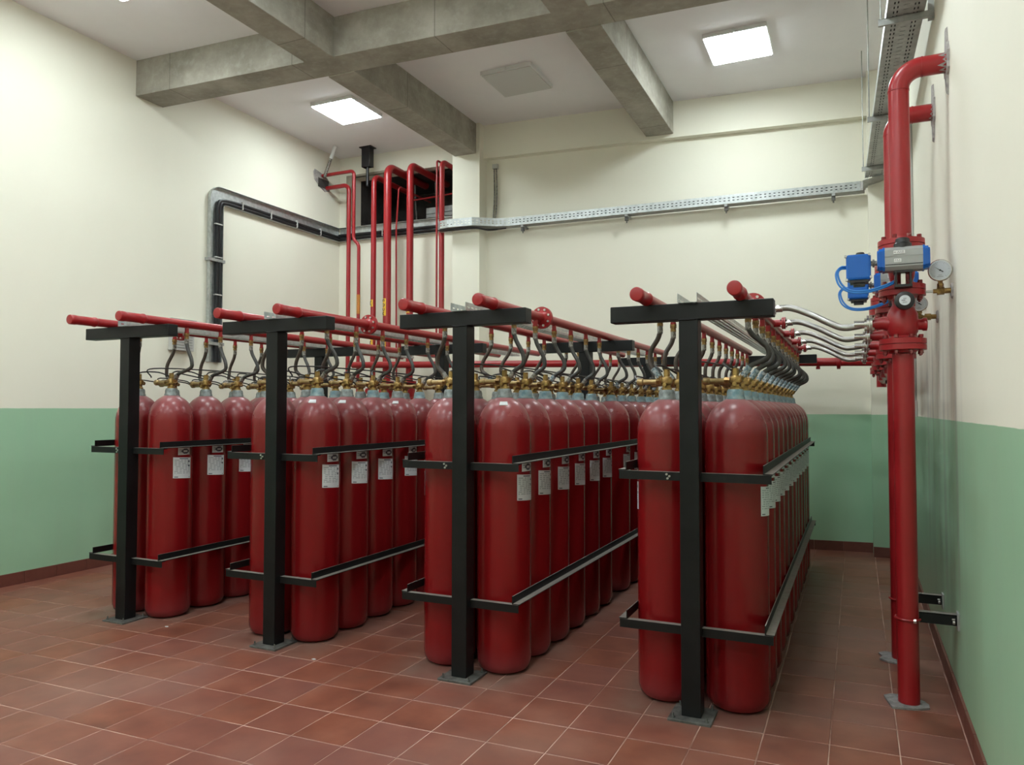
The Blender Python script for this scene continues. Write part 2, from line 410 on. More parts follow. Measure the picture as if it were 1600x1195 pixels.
mb.box((OX0-.05, 9.22, OZ0-.05), (OX0, 10.2, OZ1+.05)); mb.box((OX1+.15, 9.22, OZ0-.05), (OX1+.2, 10.2, OZ1+.05)); mb.box((OX0-.05, 10.2, OZ0-.05), (OX1+.2, 10.25, OZ1+.05))
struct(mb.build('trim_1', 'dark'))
mb = MB()       # raw edge round the opening
ly = lbay(-6)-.004
mb.box((OX0-.10, ly-.06, OZ0), (OX0, ly, OZ1)); mb.box((OX0-.10, ly-.06, OZ1), (OX0+.75, ly, OZ1+.03))
struct(mb.build('trim_2', 'beigeedge'))
mb = MB(); mb.prism([(-4.82, 8.60), (-4.42, 8.60), (-4.42, 9.3), (-4.82, 9.3)], -.1, ZC)
cb_ = struct(mb.build('trim_3', 'wall'))
mb = MB(); mb.prism([(.15, 9.05), (XR, 9.05), (XR, 9.6), (.15, 9.6)], -.1, ZC)
struct(mb.build('trim_4', 'wall'))
mb = MB(); mb.prism([(-4.42, bay(-4.42)-.10), (.15, bay(.15)-.10), (.15, bay(.15)), (-4.42, bay(-4.42))], 4.89, ZC)
struct(mb.build('trim_5', 'wall'))
# concrete beams
def ay(x): return 5.51+.062*(x+6.9)
mb = MB(); mb.prism([(XL, ay(XL)), (XR, ay(XR)), (XR, ay(XR)+.345), (XL, ay(XL)+.345)], 4.945, ZC)
struct(mb.build('trim_6', 'concrete', bevel=.006))
for nm, x0, x1, ya, yb in (('trim_7', -4.79, -4.47, ay(-4.6)+.345, 8.60), ('trim_8', -4.79, -4.47, YF, ay(-4.6)), ('trim_9', -2.30, -1.97, ay(-2.1)+.345, bay(-2.1)-.1), ('trim_10', -2.30, -1.97, YF, ay(-2.1))):
    struct(MB().box((x0, ya-.01, 4.935), (x1, yb+.01, ZC)).build(nm, 'concrete', bevel=.006))
# skirting, one tile after another
def skirting(name, p, q, nrm):
    p, q = Vector((*p, 0)), Vector((*q, 0)); L = (q-p).length; d = (q-p)/L; nrm = Vector((*nrm, 0))
    back = MB()
    a, b = p, q
    back.add([a, b, b+nrm*.006, a+nrm*.006]+[v+Vector((0, 0, .104)) for v in (a, b, b+nrm*.006, a+nrm*.006)], [(0,3,2,1),(4,5,6,7),(0,1,5,4),(1,2,6,5),(2,3,7,6),(3,0,4,7)])
    root = struct(back.build(name, 'grout'))
    n = max(1, round(L/.3)); st = L/n; first = None
    for i in range(n):
        if first is None:
            a = p+d*.0015; b = p+d*(st-.0015); t = MB(); h = Vector((0, 0, .108))
            v0 = [a, b, b+nrm*.014, a+nrm*.014]; t.add(v0+[v+h for v in v0], [(0,3,2,1),(4,5,6,7),(0,1,5,4),(1,2,6,5),(2,3,7,6),(3,0,4,7)])
            first = t.build('skirting_tile', 'skirt', root, bevel=.0015)
        else: inst(first, root, d*(st*i))
skirting('baseboard_left', (XL, 2.6), (XL, 9.0), (1, 0))
skirting('baseboard_right', (XR, 9.05), (XR, 2.0), (-1, 0))
skirting('baseboard_back', (.15, bay(.15)), (-4.42, bay(-4.42)), (.11, -1))
skirting('baseboard_column', (XR, 9.05), (.15, 9.05), (0, -1))
skirting('baseboard_back', (-4.42, 8.6), (-4.82, 8.6), (0, -1))

# ================================================================ CEILING LIGHTS
def panel(x, y, lit, label, grp=None, rz=0.0):
    t = empty('ceiling_light', (x, y, ZC), rz)
    m = MB(); W, D, H = .305, .32, .043
    m.box((-W, -D, -H), (W, -D+.02, 0)); m.box((-W, D-.02, -H), (W, D, 0)); m.box((-W, -D+.02, -H), (-W+.02, D-.02, 0)); m.box((W-.02, -D+.02, -H), (W, D-.02, 0))
    m.build('frame', 'white', t)
    MB().box((-W+.012, -D+.012, -.052), (W-.012, D-.012, -.010)).build('diffuser', 'lit' if lit else 'unlit', t, bevel=.004)
    c = MB(); c.cyl((0, -D-.012, -.045), (0, -D-.012, -.005), .008, 8); c.box((-.012, -D-.02, -.02), (.012, -D, -.005))
    c.build('clip', 'white', t); c2 = MB(); c2.box((-.012, D, -.03), (.012, D+.014, -.005)); c2.build('clip', 'white', t)
    tag(t, label, 'ceiling light', grp); return t
panel(-5.71, 7.50, True, 'lit square ceiling panel above the red pipes in the back left corner')
panel(-3.43, 7.60, False, 'switched-off square ceiling panel between the two concrete beams')
panel(-1.04, 7.79, True, 'lit square ceiling panel at right above the rightmost rack')
panel(-5.69, 4.27, True, 'lit ceiling panel at the upper left edge, mostly cut off by the frame')
for x, y, lab in ((-3.4, 4.0, 'lit ceiling panel above the second and third racks, above the frame'), (-1.0, 4.0, 'lit ceiling panel above the front of the rightmost rack, above the frame'), (-5.85, 1.4, 'added fill panel on the ceiling near the left wall, level with the camera'), (-3.4, 1.0, 'added fill panel on the ceiling mid-room, level with the camera'), (-1.0, .9, 'added fill panel on the ceiling right above the camera'), (-5.85, -1.6, 'added fill panel behind the camera near the left wall'), (-3.4, -1.6, 'added fill panel behind the camera, mid-room'), (-1.0, -1.6, 'added fill panel behind the camera near the right wall')):  # panels level with and behind the camera are unseen, added as fill light
    panel(x, y, True, lab, 'ceiling panels out of frame')

# ================================================================ GAS CYLINDERS
R = .167
def make_cylinder(side):                     # side +1: stickers face +x, -1: face -x
    t = empty('gas_cylinder')
    prof = [(.02, .004), (.10, .0), (.135, .006), (.155, .022), (R-.002, .052), (R, .075), (R, 1.455)]
    for a in range(1, 11):
        th = a/10*PI/2*.84; prof.append((.0+R*math.cos(th)**.92, 1.455+.195*math.sin(th)/math.sin(PI/2*.84)))
    prof[-1] = (.05, 1.652)
    MB().lathe(prof, n=40).build('body', 'cyl', t)
    MB().lathe([(.050, 1.640), (.052, 1.650), (.050, 1.662), (.046, 1.668), (.046, 1.688), (.042, 1.70), (.038, 1.706)], n=24).build('neck_ring', 'collar', t)
    v = MB()
    v.lathe([(.030, 1.704), (.030, 1.716), (.024, 1.722), (.024, 1.735), (.032, 1.742), (.034, 1.765), (.028, 1.778), (.020, 1.782)], n=14)
    v.cyl((0, 0, 1.752), (side*.036, -.004, 1.764), .020, 10); v.cyl((-.03, 0, 1.752), (-.058, 0, 1.752), .021, 6)
    v.cyl((0, .0, 1.750), (0, .05, 1.750), .014, 8); v.cyl((.0, -.02, 1.735), (0, -.05, 1.735), .011, 8)
    vo = v.build('valve', 'brass', t)
    MB().cyl((0, 0, 1.780), (0, 0, 1.822), .0185, 6).build('top_nut', 'brass', vo)
    a = MB(); a.lathe([(.019, -.058), (.0165, -.062), (.0165, -.135), (.022, -.140), (.022, -.165), (.018, -.172)], c=(0, 0, 1.752), n=14, axis='x')
    a.build('actuator_tube', 'bronze', vo)
    # stickers wrapped on the wall
    def sticker(name, az, half, z0, z1, nx, nz, fn, tilt=0.0):
        m = MB(); rr = R+.0012
        for j in range(nz):
            for i in range(nx):
                q = []
                for (u, w_) in ((i, j), (i+1, j), (i+1, j+1), (i, j+1)):
                    an = az-half+2*half*u/nx; z = z0+(z1-z0)*w_/nz+tilt*(u/nx-.5)
                    q.append((rr*math.cos(an), rr*math.sin(an), z))
                m.add(q, [(0, 1, 2, 3)], fn(i/nx, j/nz, i, j), True)
        return m.build(name, ['paper', 'ink', 'inkgrey'], t)
    az0 = math.radians(-10) if side > 0 else PI+math.radians(8)
    def big(u, v_, i, j):
        if j == 0: return 0
        if j == 1 and (i in (1, 2, 3) or i == 14): return 1
        if j == 24 and 5 <= i <= 12: return 1
        if i in (13, 14) and j in (15, 16, 20, 21): return 1
        if i == 0 or i == 15 or j == 25: return 0
        if j % 2 == 0 and 4 < j < 23 and ((i*7+j*5) % 11) > 2: return 2
        return 0
    def small(u, v_, i, j):
        dx, dy = (i-6.5)*.75, (j-3.5)*.9
        d_ = math.hypot(dx, dy)
        if 1.4 < d_ < 2.7: return 1
        if i < 4 and j in (3, 5) and i > 0: return 2
        return 0
    sticker('data_sticker', az0, math.radians(26), 1.03, 1.185, 16, 26, big, -.008*side)
    sticker('logo_sticker', az0+math.radians(4)*1, math.radians(18), 1.205, 1.258, 12, 8, small)
    return t
protoR = make_cylinder(1); protoL = make_cylinder(-1)

# name helpers for the labels
ORD = ['first', 'second', 'third', 'fourth', 'fifth', 'sixth', 'seventh', 'eighth', 'ninth', 'tenth', 'eleventh', 'twelfth']
RACK = ['leftmost rack', 'second rack from left', 'third rack from left', 'rightmost rack']
# rows: x of frame, x of crossbar, crossbar half width, crossbar top z, cylinder y positions, mid/end posts, manifold xs
PITCH = .342
seg1 = [4.24+PITCH*k for k in range(6)]; seg2 = [6.49+PITCH*k for k in range(6)]
ROWS = [
    dict(x=-5.085, xt=-5.06, hw=.453, z=2.225, s=1.030, ys=seg1, posts=[3.99, 6.25], mx=(-5.27, -4.745), my=(3.64, 8.1)),
    dict(x=-3.655, xt=-3.612, hw=.458, z=2.210, s=1.022, ys=seg1, posts=[3.99, 6.25], mx=(-3.90, -3.385), my=(3.73, 8.1)),
    dict(x=-2.19, xt=-2.157, hw=.430, z=2.185, s=1.010, ys=seg1+seg2, posts=[3.99, 6.25, 8.43], mx=(-2.43, -1.935), my=(3.74, 8.35)),
    dict(x=-.79, xt=-.795, hw=.425, z=2.155, s=1.000, ys=[4.24+PITCH*k for k in range(12)], posts=[3.99, 8.27], mx=(-1.015, -.53), my=(3.73, 8.2)),
]
usedR = usedL = False
CX = .187
cyl_objs = {}
for ri, r in enumerate(ROWS):
    for k, y in enumerate(r['ys']):
        for side in (1, -1):
            pr = protoR if side > 0 else protoL
            loc = (r['x']+side*CX+random.uniform(-.004, .004), y+random.uniform(-.004, .004), 0); rz = random.uniform(-.07, .07)
            if side > 0 and not usedR: t = pr; usedR = True; t.location = loc; t.rotation_euler.z = rz
            elif side < 0 and not usedL: t = pr; usedL = True; t.location = loc; t.rotation_euler.z = rz
            else: t = copy_tree(pr, loc, rz)
            t.scale = (1, 1, r['s'])
            cyl_objs[(ri, k, side)] = t
            t['_k'] = (ri, k, side)
DESC = {(1, 0, 1): 'red gas cylinder with purple-dusted foot and white shoulder tag, front right of second rack',
        (2, 0, 1): 'red gas cylinder with white shoulder tag, front of right column, third rack from left',
        (3, 0, 1): 'nearest red gas cylinder, front right of the rightmost rack beside the aisle',
        (3, 0, -1): 'red gas cylinder with small dark spots, front left of the rightmost rack'}
for (ri, k, side), t in cyl_objs.items():
    del t['_k']
    lab = DESC.get((ri, k, side)) or 'dusty red gas cylinder, %s, %s column, %s from the front' % (RACK[ri], 'right' if side > 0 else 'left', ORD[k])
    if k == 0 and (ri, k, side) not in DESC: lab = 'dusty red gas cylinder at the front %s of the %s' % ('right' if side > 0 else 'left', RACK[ri])
    if k == len(ROWS[ri]['ys'])-1: lab = 'rearmost dusty red gas cylinder, %s column of the %s' % ('right' if side > 0 else 'left', RACK[ri])
    tag(t, lab, 'gas cylinder', 'red gas cylinders in the racks')
# blue-stained neck rings in the right-hand racks; white tags on a few shoulders
for (ri, k, side), t in cyl_objs.items():
    if (ri == 3 and side > 0) or (ri == 2 and side > 0 and k > 0) or (ri == 1 and k % 2 == 0):
        for c in t.children:
            if c.name.startswith('neck_ring'):
                c.material_slots[0].link = 'OBJECT'; c.material_slots[0].material = M['collarblue']; c['label'] = 'blue-stained zinc neck ring'
def dome(an, z):                               # point on the shoulder
    for a in range(0, 200):
        th = a/200*PI/2*.84; zz = 1.455+.195*math.sin(th)/math.sin(PI/2*.84)
        if zz >= z: return R*math.cos(th)**.92+.0035
    return .05
tagm = MB(); az = math.radians(-66)
q = []
for z in (1.602, 1.622):
    for da in (-.22, .22):
        rr = dome(0, z); q.append((rr*math.cos(az+da), rr*math.sin(az+da), z+.004))
tagm.add(q+[(x*.985, y*.985, z-.004) for x, y, z in q], [(0, 1, 3, 2), (4, 6, 7, 5), (0, 4, 5, 1), (1, 5, 7, 3), (3, 7, 6, 2), (2, 6, 4, 0)])
sh0 = tagm.build('shoulder_tag', 'paper', cyl_objs[(2, 0, 1)])
for key in ((1, 0, 1), (1, 1, 1), (1, 3, 1)): inst(sh0, cyl_objs[key])

# ================================================================ RACK FRAMES, MANIFOLDS, TRAYS, HOSES
def hexnut(mb, p, q, r, mi=0): mb.cyl(p, q, r, 6, mi)
hose_cache = {}
for ri, r in enumerate(ROWS):
    xf, xt, hw, zt = r['x'], r['xt'], r['hw'], r['z']
    s = r['s']
    posts = r['posts']; yend = max(r['ys'])+R+.02
    rk = empty('rack_frame', (xt, 3.99, 0))
    tag(rk, 'black steel rack frame with crossbars and angle rails, %s' % RACK[ri], 'rack frame', 'black steel racks round the cylinders')
    def L(p): return (p[0]-xt, p[1]-3.99, p[2])
    for pi_, py in enumerate(posts):
        h2 = hw if not (pi_ == len(posts)-1 and ri >= 2) else .34
        xc = xt if h2 == hw else (-.70 if ri == 3 else xt)
        o = MB().box(L((xt-.05, py-.05, .012)), L((xt+.05, py+.05, zt-.088))).build('post', 'black', rk, bevel=.004)
        w_ = MB(); w_.box(L((xc-h2, py-.045, zt-.088)), L((xc+h2, py+.045, zt)))
        o2 = w_.build('crossbar', 'black', rk, bevel=.004)
        bd = MB(); bd.tube([L((xt-.05+.1*i/9, py-.054, zt-.089+random.uniform(-.002, .002))) for i in range(10)], .004, 5)
        bd.build('weld_bead', 'black', o)
        pl = MB().box(L((xt-.11, py-.11, 0)), L((xt+.11, py+.11, .012))).build('base_plate', 'plate', rk, bevel=.001)
        for sx in (-1, 1):
            for sy in (-1, 1):
                b = MB(); c = L((xt+sx*.085, py+sy*.085, .012)); b.cyl(c, (c[0], c[1], .021), .010, 6); b.cyl((c[0], c[1], .021), (c[0], c[1], .036), .005, 8)
                b.build('anchor_bolt', 'plate', pl)
    HB = .397
    y1 = yend+.03
    for zz in (.458*s**.5, 1.262*s):
        for fy, sg in ((3.995, 1), (y1, -1)):
            for sx in (-1, 1):           # front and rear angle bars butt against the post
                m = MB(); xa, xb = (xf-HB, xt-.05) if sx < 0 else (xt+.05, xf+HB)
                ya, yb = fy-.004, fy+.034
                m.box(L((xa, ya, zz-.005)), L((xb, yb, zz)))
                if sg > 0: m.box(L((xa, ya, zz-.045)), L((xb, ya+.005, zz-.005)))
                else: m.box(L((xa, yb-.005, zz-.045)), L((xb, yb, zz-.005)))
                m.build('end_rail', 'blackdust', rk)
        for sx in (-1, 1):
            m = MB(); xi, xo = xf+sx*.356, xf+sx*.402
            a, b = min(xi, xo), max(xi, xo)
            m.box(L((a, 3.992, zz+.001)), L((b, y1+.034, zz+.006)))
            a, b = min(xi, xi+sx*.005), max(xi, xi+sx*.005)
            m.box(L((a, 3.992, zz+.006)), L((b, y1+.034, zz+.048)))
            m.build('side_rail', 'blackdust', rk)
    # bolt group on the upper front rail
    bb = MB()
    for bx_, bz in ((-.13, -.012), (-.115, -.022), (-.125, -.034)): bb.cyl(L((xt+bx_, 3.991, 1.262*s+bz)), L((xt+bx_, 3.984, 1.262*s+bz)), .006, 8)
    bb.build('bolt', 'boltz', rk)
    # perforated tray lying along the crossbars
    ya, yb_ = 3.92, r['my'][1]-.1
    tr = empty('cable_tray', (xt, ya, zt))
    tag(tr, 'narrow perforated galvanised tray lying on the crossbars, %s' % RACK[ri], 'cable tray', 'narrow trays on the racks')
    m = MB(); TL = yb_-ya; n = int(TL/.05)
    for i in range(n):
        y0 = i*.05; W = .05
        # bottom with slots left open
        for (xa, xb, full) in ((-W, -.036, 1), (-.036, -.024, 0), (-.024, -.006, 1), (-.006, .006, 0), (.006, .024, 1), (.024, .036, 0), (.036, W, 1)):
            ye = y0+.05 if full else y0+.02
            m.add([(xa, y0, .001), (xb, y0, .001), (xb, ye, .001), (xa, ye, .001)], [(0, 1, 2, 3)])
        for sx in (-1, 1):
            X = sx*W
            for (za, zb, full) in ((.001, .018, 1), (.018, .026, 0), (.026, .05, 1)):
                ye = y0+.05 if full else y0+.025
                m.add([(X, y0, za), (X, ye, za), (X, ye, zb), (X, y0, zb)], [(0, 1, 2, 3)])
    o = m.build('tray_channel', 'zinc', tr); md = o.modifiers.new('t', 'SOLIDIFY'); md.thickness = .0015
    # manifolds
    for side in (-1, 1):
        mx = r['mx'][0] if side < 0 else r['mx'][1]; zm = zt+.0315
        t = empty('manifold_pipe', (mx, r['my'][0], zm))
        sd = 'right' if side > 0 else 'left'
        tag(t, 'red manifold pipe with capped end over the %s column, %s' % (sd, RACK[ri]), 'pipe', 'red manifolds above the racks')
        LY = r['my'][1]-r['my'][0]
        MB().cyl((0, .20, 0), (0, LY, 0), .0310, 20).build('pipe', 'pipe', t)
        MB().lathe([(.026, -.002), (.0335, .0), (.0365, .005), (.0365, .045), (.0345, .052), (.0335, .185), (.0365, .19), (.0375, .205), (.034, .212), (.031, .218)], n=24, axis='y').build('end_cap', 'pipe', t)
        ycap = {(0, -1): 4.65, (1, 1): 4.74, (2, 1): 4.70, (3, 1): 4.46}.get((ri, side))
        if ycap:
            fy = ycap-r['my'][0]
            f = MB(); f.lathe([(.03, -.035), (.05, -.014), (.075, -.013), (.075, -.002), (.072, 0), (.075, .002), (.075, .013), (.05, .014), (.03, .035)], c=(0, fy, 0), n=28, axis='y')
            fo = f.build('flange', 'pipe', t)
            for a in range(8):
                an = a*PI/4+.3; b = MB(); cx_, cz = .057*math.cos(an), .057*math.sin(an)
                b.cyl((cx_, fy-.024, cz), (cx_, fy+.024, cz), .0085, 6); b.build('flange_bolt', 'boltz', fo)
        stub0 = None
        for k, y in enumerate(r['ys']):
            # red outlet stub under the manifold
            if stub0 is None:
                m = MB(); m.cyl((0, y-r['my'][0], -.018), (0, y-r['my'][0], -.066), .0155, 12); m.cyl((0, y-r['my'][0], -.06), (0, y-r['my'][0], -.072), .018, 12)
                stub0 = m.build('outlet_stub', 'pipe', t); sy = y
            else: inst(stub0, t, (0, y-sy, 0))
            # hose from stub to cylinder valve
            cx = r['x']+side*CX; ex = cx+side*.030-mx; bul = side*(.070 if ri < 3 else .100)
            if ri == 3 and side < 0: bul = -.062
            zs = 1.762*s-zm
            ph = random.uniform(-.012, .012); fy = random.uniform(-.02, .02)
            ht = empty('discharge_hose', (mx, y, zm))
            lab = 'black hose from %s manifold to cylinder valve, %s, %s from the front' % (sd, RACK[ri], ORD[k])
            tag(ht, lab, 'hose', 'black hoses from manifolds to cylinder valves')
            st = (ri, side)
            if k < 3 or (st not in hose_cache):
                zb = zs*.62+(-.13)*.30
                top = -.128
                lf = .062 if (ri == 3) else .045
                e0 = Vector((ex, 0, zs)); e1 = Vector((ex+side*lf*.75, fy*.3, zs+lf)); dv = (e1-e0).normalized()
                bx_, bz_ = bul+ph, zs+lf+.072
                ps = []                        # two Bezier halves: down and outward, then round and back in to the valve
                def bez(a, b, c, d, n, last=False):
                    for q_ in range(n+(1 if last else 0)):
                        t_ = q_/n; ps.append(a*(1-t_)**3+b*3*t_*(1-t_)**2+c*3*t_*t_*(1-t_)+d*t_**3)
                T0 = Vector((0, 0, top)); Bm = Vector((bx_, fy, bz_))
                bez(T0, Vector((0, 0, top-.085)), Vector((bx_, fy, bz_+.075)), Bm, 9)
                bez(Bm, Vector((bx_, fy, bz_-.040)), e1+dv*.035, e1, 8, True)
                pts = ps
                hb = MB().tube(pts, .0140, 10, mi=0).build('hose_tube', 'hose' if side > 0 else 'hosebrown', ht)
                nb = MB(); hexnut(nb, (0, 0, -.070), (0, 0, -.094), .020); nb.cyl((0, 0, -.094), (0, 0, -.100), .016, 10); hexnut(nb, (0, 0, -.100), (0, 0, -.116), .0175)
                no = nb.build('upper_nut', 'brass', ht)
                cr = MB().cyl((0, 0, -.114), (0, 0, -.158), .0162, 12).build('crimp_sleeve', 'sleevegrey', ht)
                dv = (e1-e0).normalized()
                sl = MB(); sl.cyl(e0+dv*.020, e1+dv*.006,   .0172, 12)
                so = sl.build('lower_sleeve', 'sleeve' if ri == 3 or (ri == 2 and k % 3 == 2) else 'sleevegrey', ht)
                ln = MB(); hexnut(ln, e0, e0+dv*.026, .018); lo_ = ln.build('lower_nut', 'brass', ht)
                if k == 2 or k == 1: hose_cache.setdefault(st, []).append(ht)
                if k == 0: hose_cache[st] = [ht]
            else:
                src = random.choice(hose_cache[st])
                for c in list(src.children):
                    d = c.copy(); COL.objects.link(d); d.parent = ht
        # pilot tubing from valve to valve
        m = MB(); cx = r['x']+side*CX; z0 = 1.80*s
        pts = []
        for k, y in enumerate(r['ys']):
            pts += [(cx-.02+random.uniform(-.01, .01), y, z0+.012), (cx-.075+random.uniform(-.02, .02), y+.10, z0+.04+random.uniform(-.012, .02)), (cx-.06, y+.24, z0+.035+random.uniform(-.01, .015))]
        m.tube(smooth_path(pts, 4), .0058, 6)
        pts = []
        for k, y in enumerate(r['ys']):
            pts += [(cx-.165, y, 1.752*s), (cx-.20, y+.06, 1.77*s+.02), (cx-.17, y+PITCH-.07, 1.765*s+.01)]
        m.tube(smooth_path(pts[:-2], 4), .0052, 6)
        o = m.build('pilot_tube', 'tube')
        tag(o, 'thin black pilot tubing looping along the %s column valves, %s' % (sd, RACK[ri]), 'tubing', 'pilot tubing on the racks')
    # one taut long pilot line above the valves
    m = MB(); yy = r['ys']
    pts = [(r['x']-.02, yy[0]-.02, 1.79*s), (r['x']-.02, yy[0], 1.862*s), (r['x']+.05, yy[2], 1.868*s), (r['x']+.10, yy[4], 1.855*s), (r['x']+.06, yy[-1], 1.85*s)]
    o = m.tube(smooth_path(pts, 8), .0052, 6).build('pilot_tube', 'tube')
    tag(o, 'long taut black pilot tube between the two columns, %s' % RACK[ri], 'tubing', 'pilot tubing on the racks')

# ================================================================ RISERS AND SELECTOR VALVES (right)
def flange_pair(mb, c, r, n=28, gap=.005, th=.030):
    x, y, z = c
    mb.lathe([(r*.55, z-th-.016), (r*.62, z-th-.004), (r, z-th), (r, z-gap/2), (r*.93, z-gap/2), (r*.93, z+gap/2), (r, z+gap/2), (r, z+th), (r*.62, z+th+.004), (r*.55, z+th+.016)], c=(x, y, 0), n=n)
def bolts(parent, c, r, n=8, ph=.39, h=.052):
    x, y, z = c
    for a in range(n):
        an = a*2*PI/n+ph; px, py = x+r*math.cos(an), y+r*math.sin(an)
        m = MB(); m.cyl((px, py, z-h), (px, py, z-h+.018), .012, 6); m.cyl((px, py, z+h-.018), (px, py, z+h), .012, 6); m.cyl((px, py, z-h-.008), (px, py, z-h), .006, 8)
        m.build('flange_bolt', 'boltred', parent)
RX = .238
def riser(y, ztop, label, full=True):
    t = empty('riser_pipe', (RX, y, 0)); tag(t, label, 'pipe', 'red riser pipes at the right wall')
    MB().cyl((0, 0, .002), (0, 0, 1.90), .054, 28).build('lower_pipe', 'pipe', t)
    m = MB(); xw = XR-RX
    m.tube(elbow_path([(0, 0, 2.52), (0, 0, ztop), (xw-.002, 0, ztop)], .115, 10), .053, 24)
    up = m.build('upper_pipe', 'pipe', t)
    for p, q in (((0, 0, ztop-.121), (0, 0, ztop-.113)), ((.113, 0, ztop), (.121, 0, ztop))):
        MB().cyl(p, q, .0555, 24).build('weld_bead', 'pipe', up)
    pts = []
    n = 22
    for i in range(n):
        an = 2*PI*i/n; rr = random.uniform(.085, .11)
        pz = math.sin(an)*rr; py_ = math.cos(an)*rr
        if abs(math.sin(an)) > .93: pz *= 1.7
        pts.append((py_, pz))
    m = MB(); vs = [(xw-.012, a, ztop+b) for a, b in pts]+[(xw-.001, a*1.05, ztop+b*1.05) for a, b in pts]
    m.add(vs, [tuple(reversed(range(n))), tuple(range(n, 2*n))]+[(i, (i+1) % n, (i+1) % n+n, i+n) for i in range(n)])
    m.build('plaster_patch', 'plaster', t)
    # splash of plaster on the pipe end
    m = MB()
    for i in range(12):
        an = 2*PI*i/12; l = random.uniform(.008, .05)
        a1, a2 = an-.3, an+.3
        m.add([(xw-.012, .0545*math.cos(a1), ztop+.0545*math.sin(a1)), (xw-.012, .0545*math.cos(a2), ztop+.0545*math.sin(a2)), (xw-.012-l, .0543*math.cos(an), ztop+.0543*math.sin(an))], [(0, 1, 2)])
    m.build('plaster_splash', 'plaster', t)
    # cement pad
    pad = []
    for i in range(14):
        an = 2*PI*i/14; rr = random.uniform(.085, .115)*(1.25 if math.cos(an) < -.5 else 1); pad.append((rr*math.cos(an), rr*math.sin(an)))
    MB().prism(pad, .0005, .012).build('cement_pad', 'cement', t)
    return t
r1 = riser(4.64, 3.485, 'nearest thick red riser pipe turning into the right wall')
r2 = riser(5.43, 3.50, 'second thick red riser pipe just behind the nearest one')

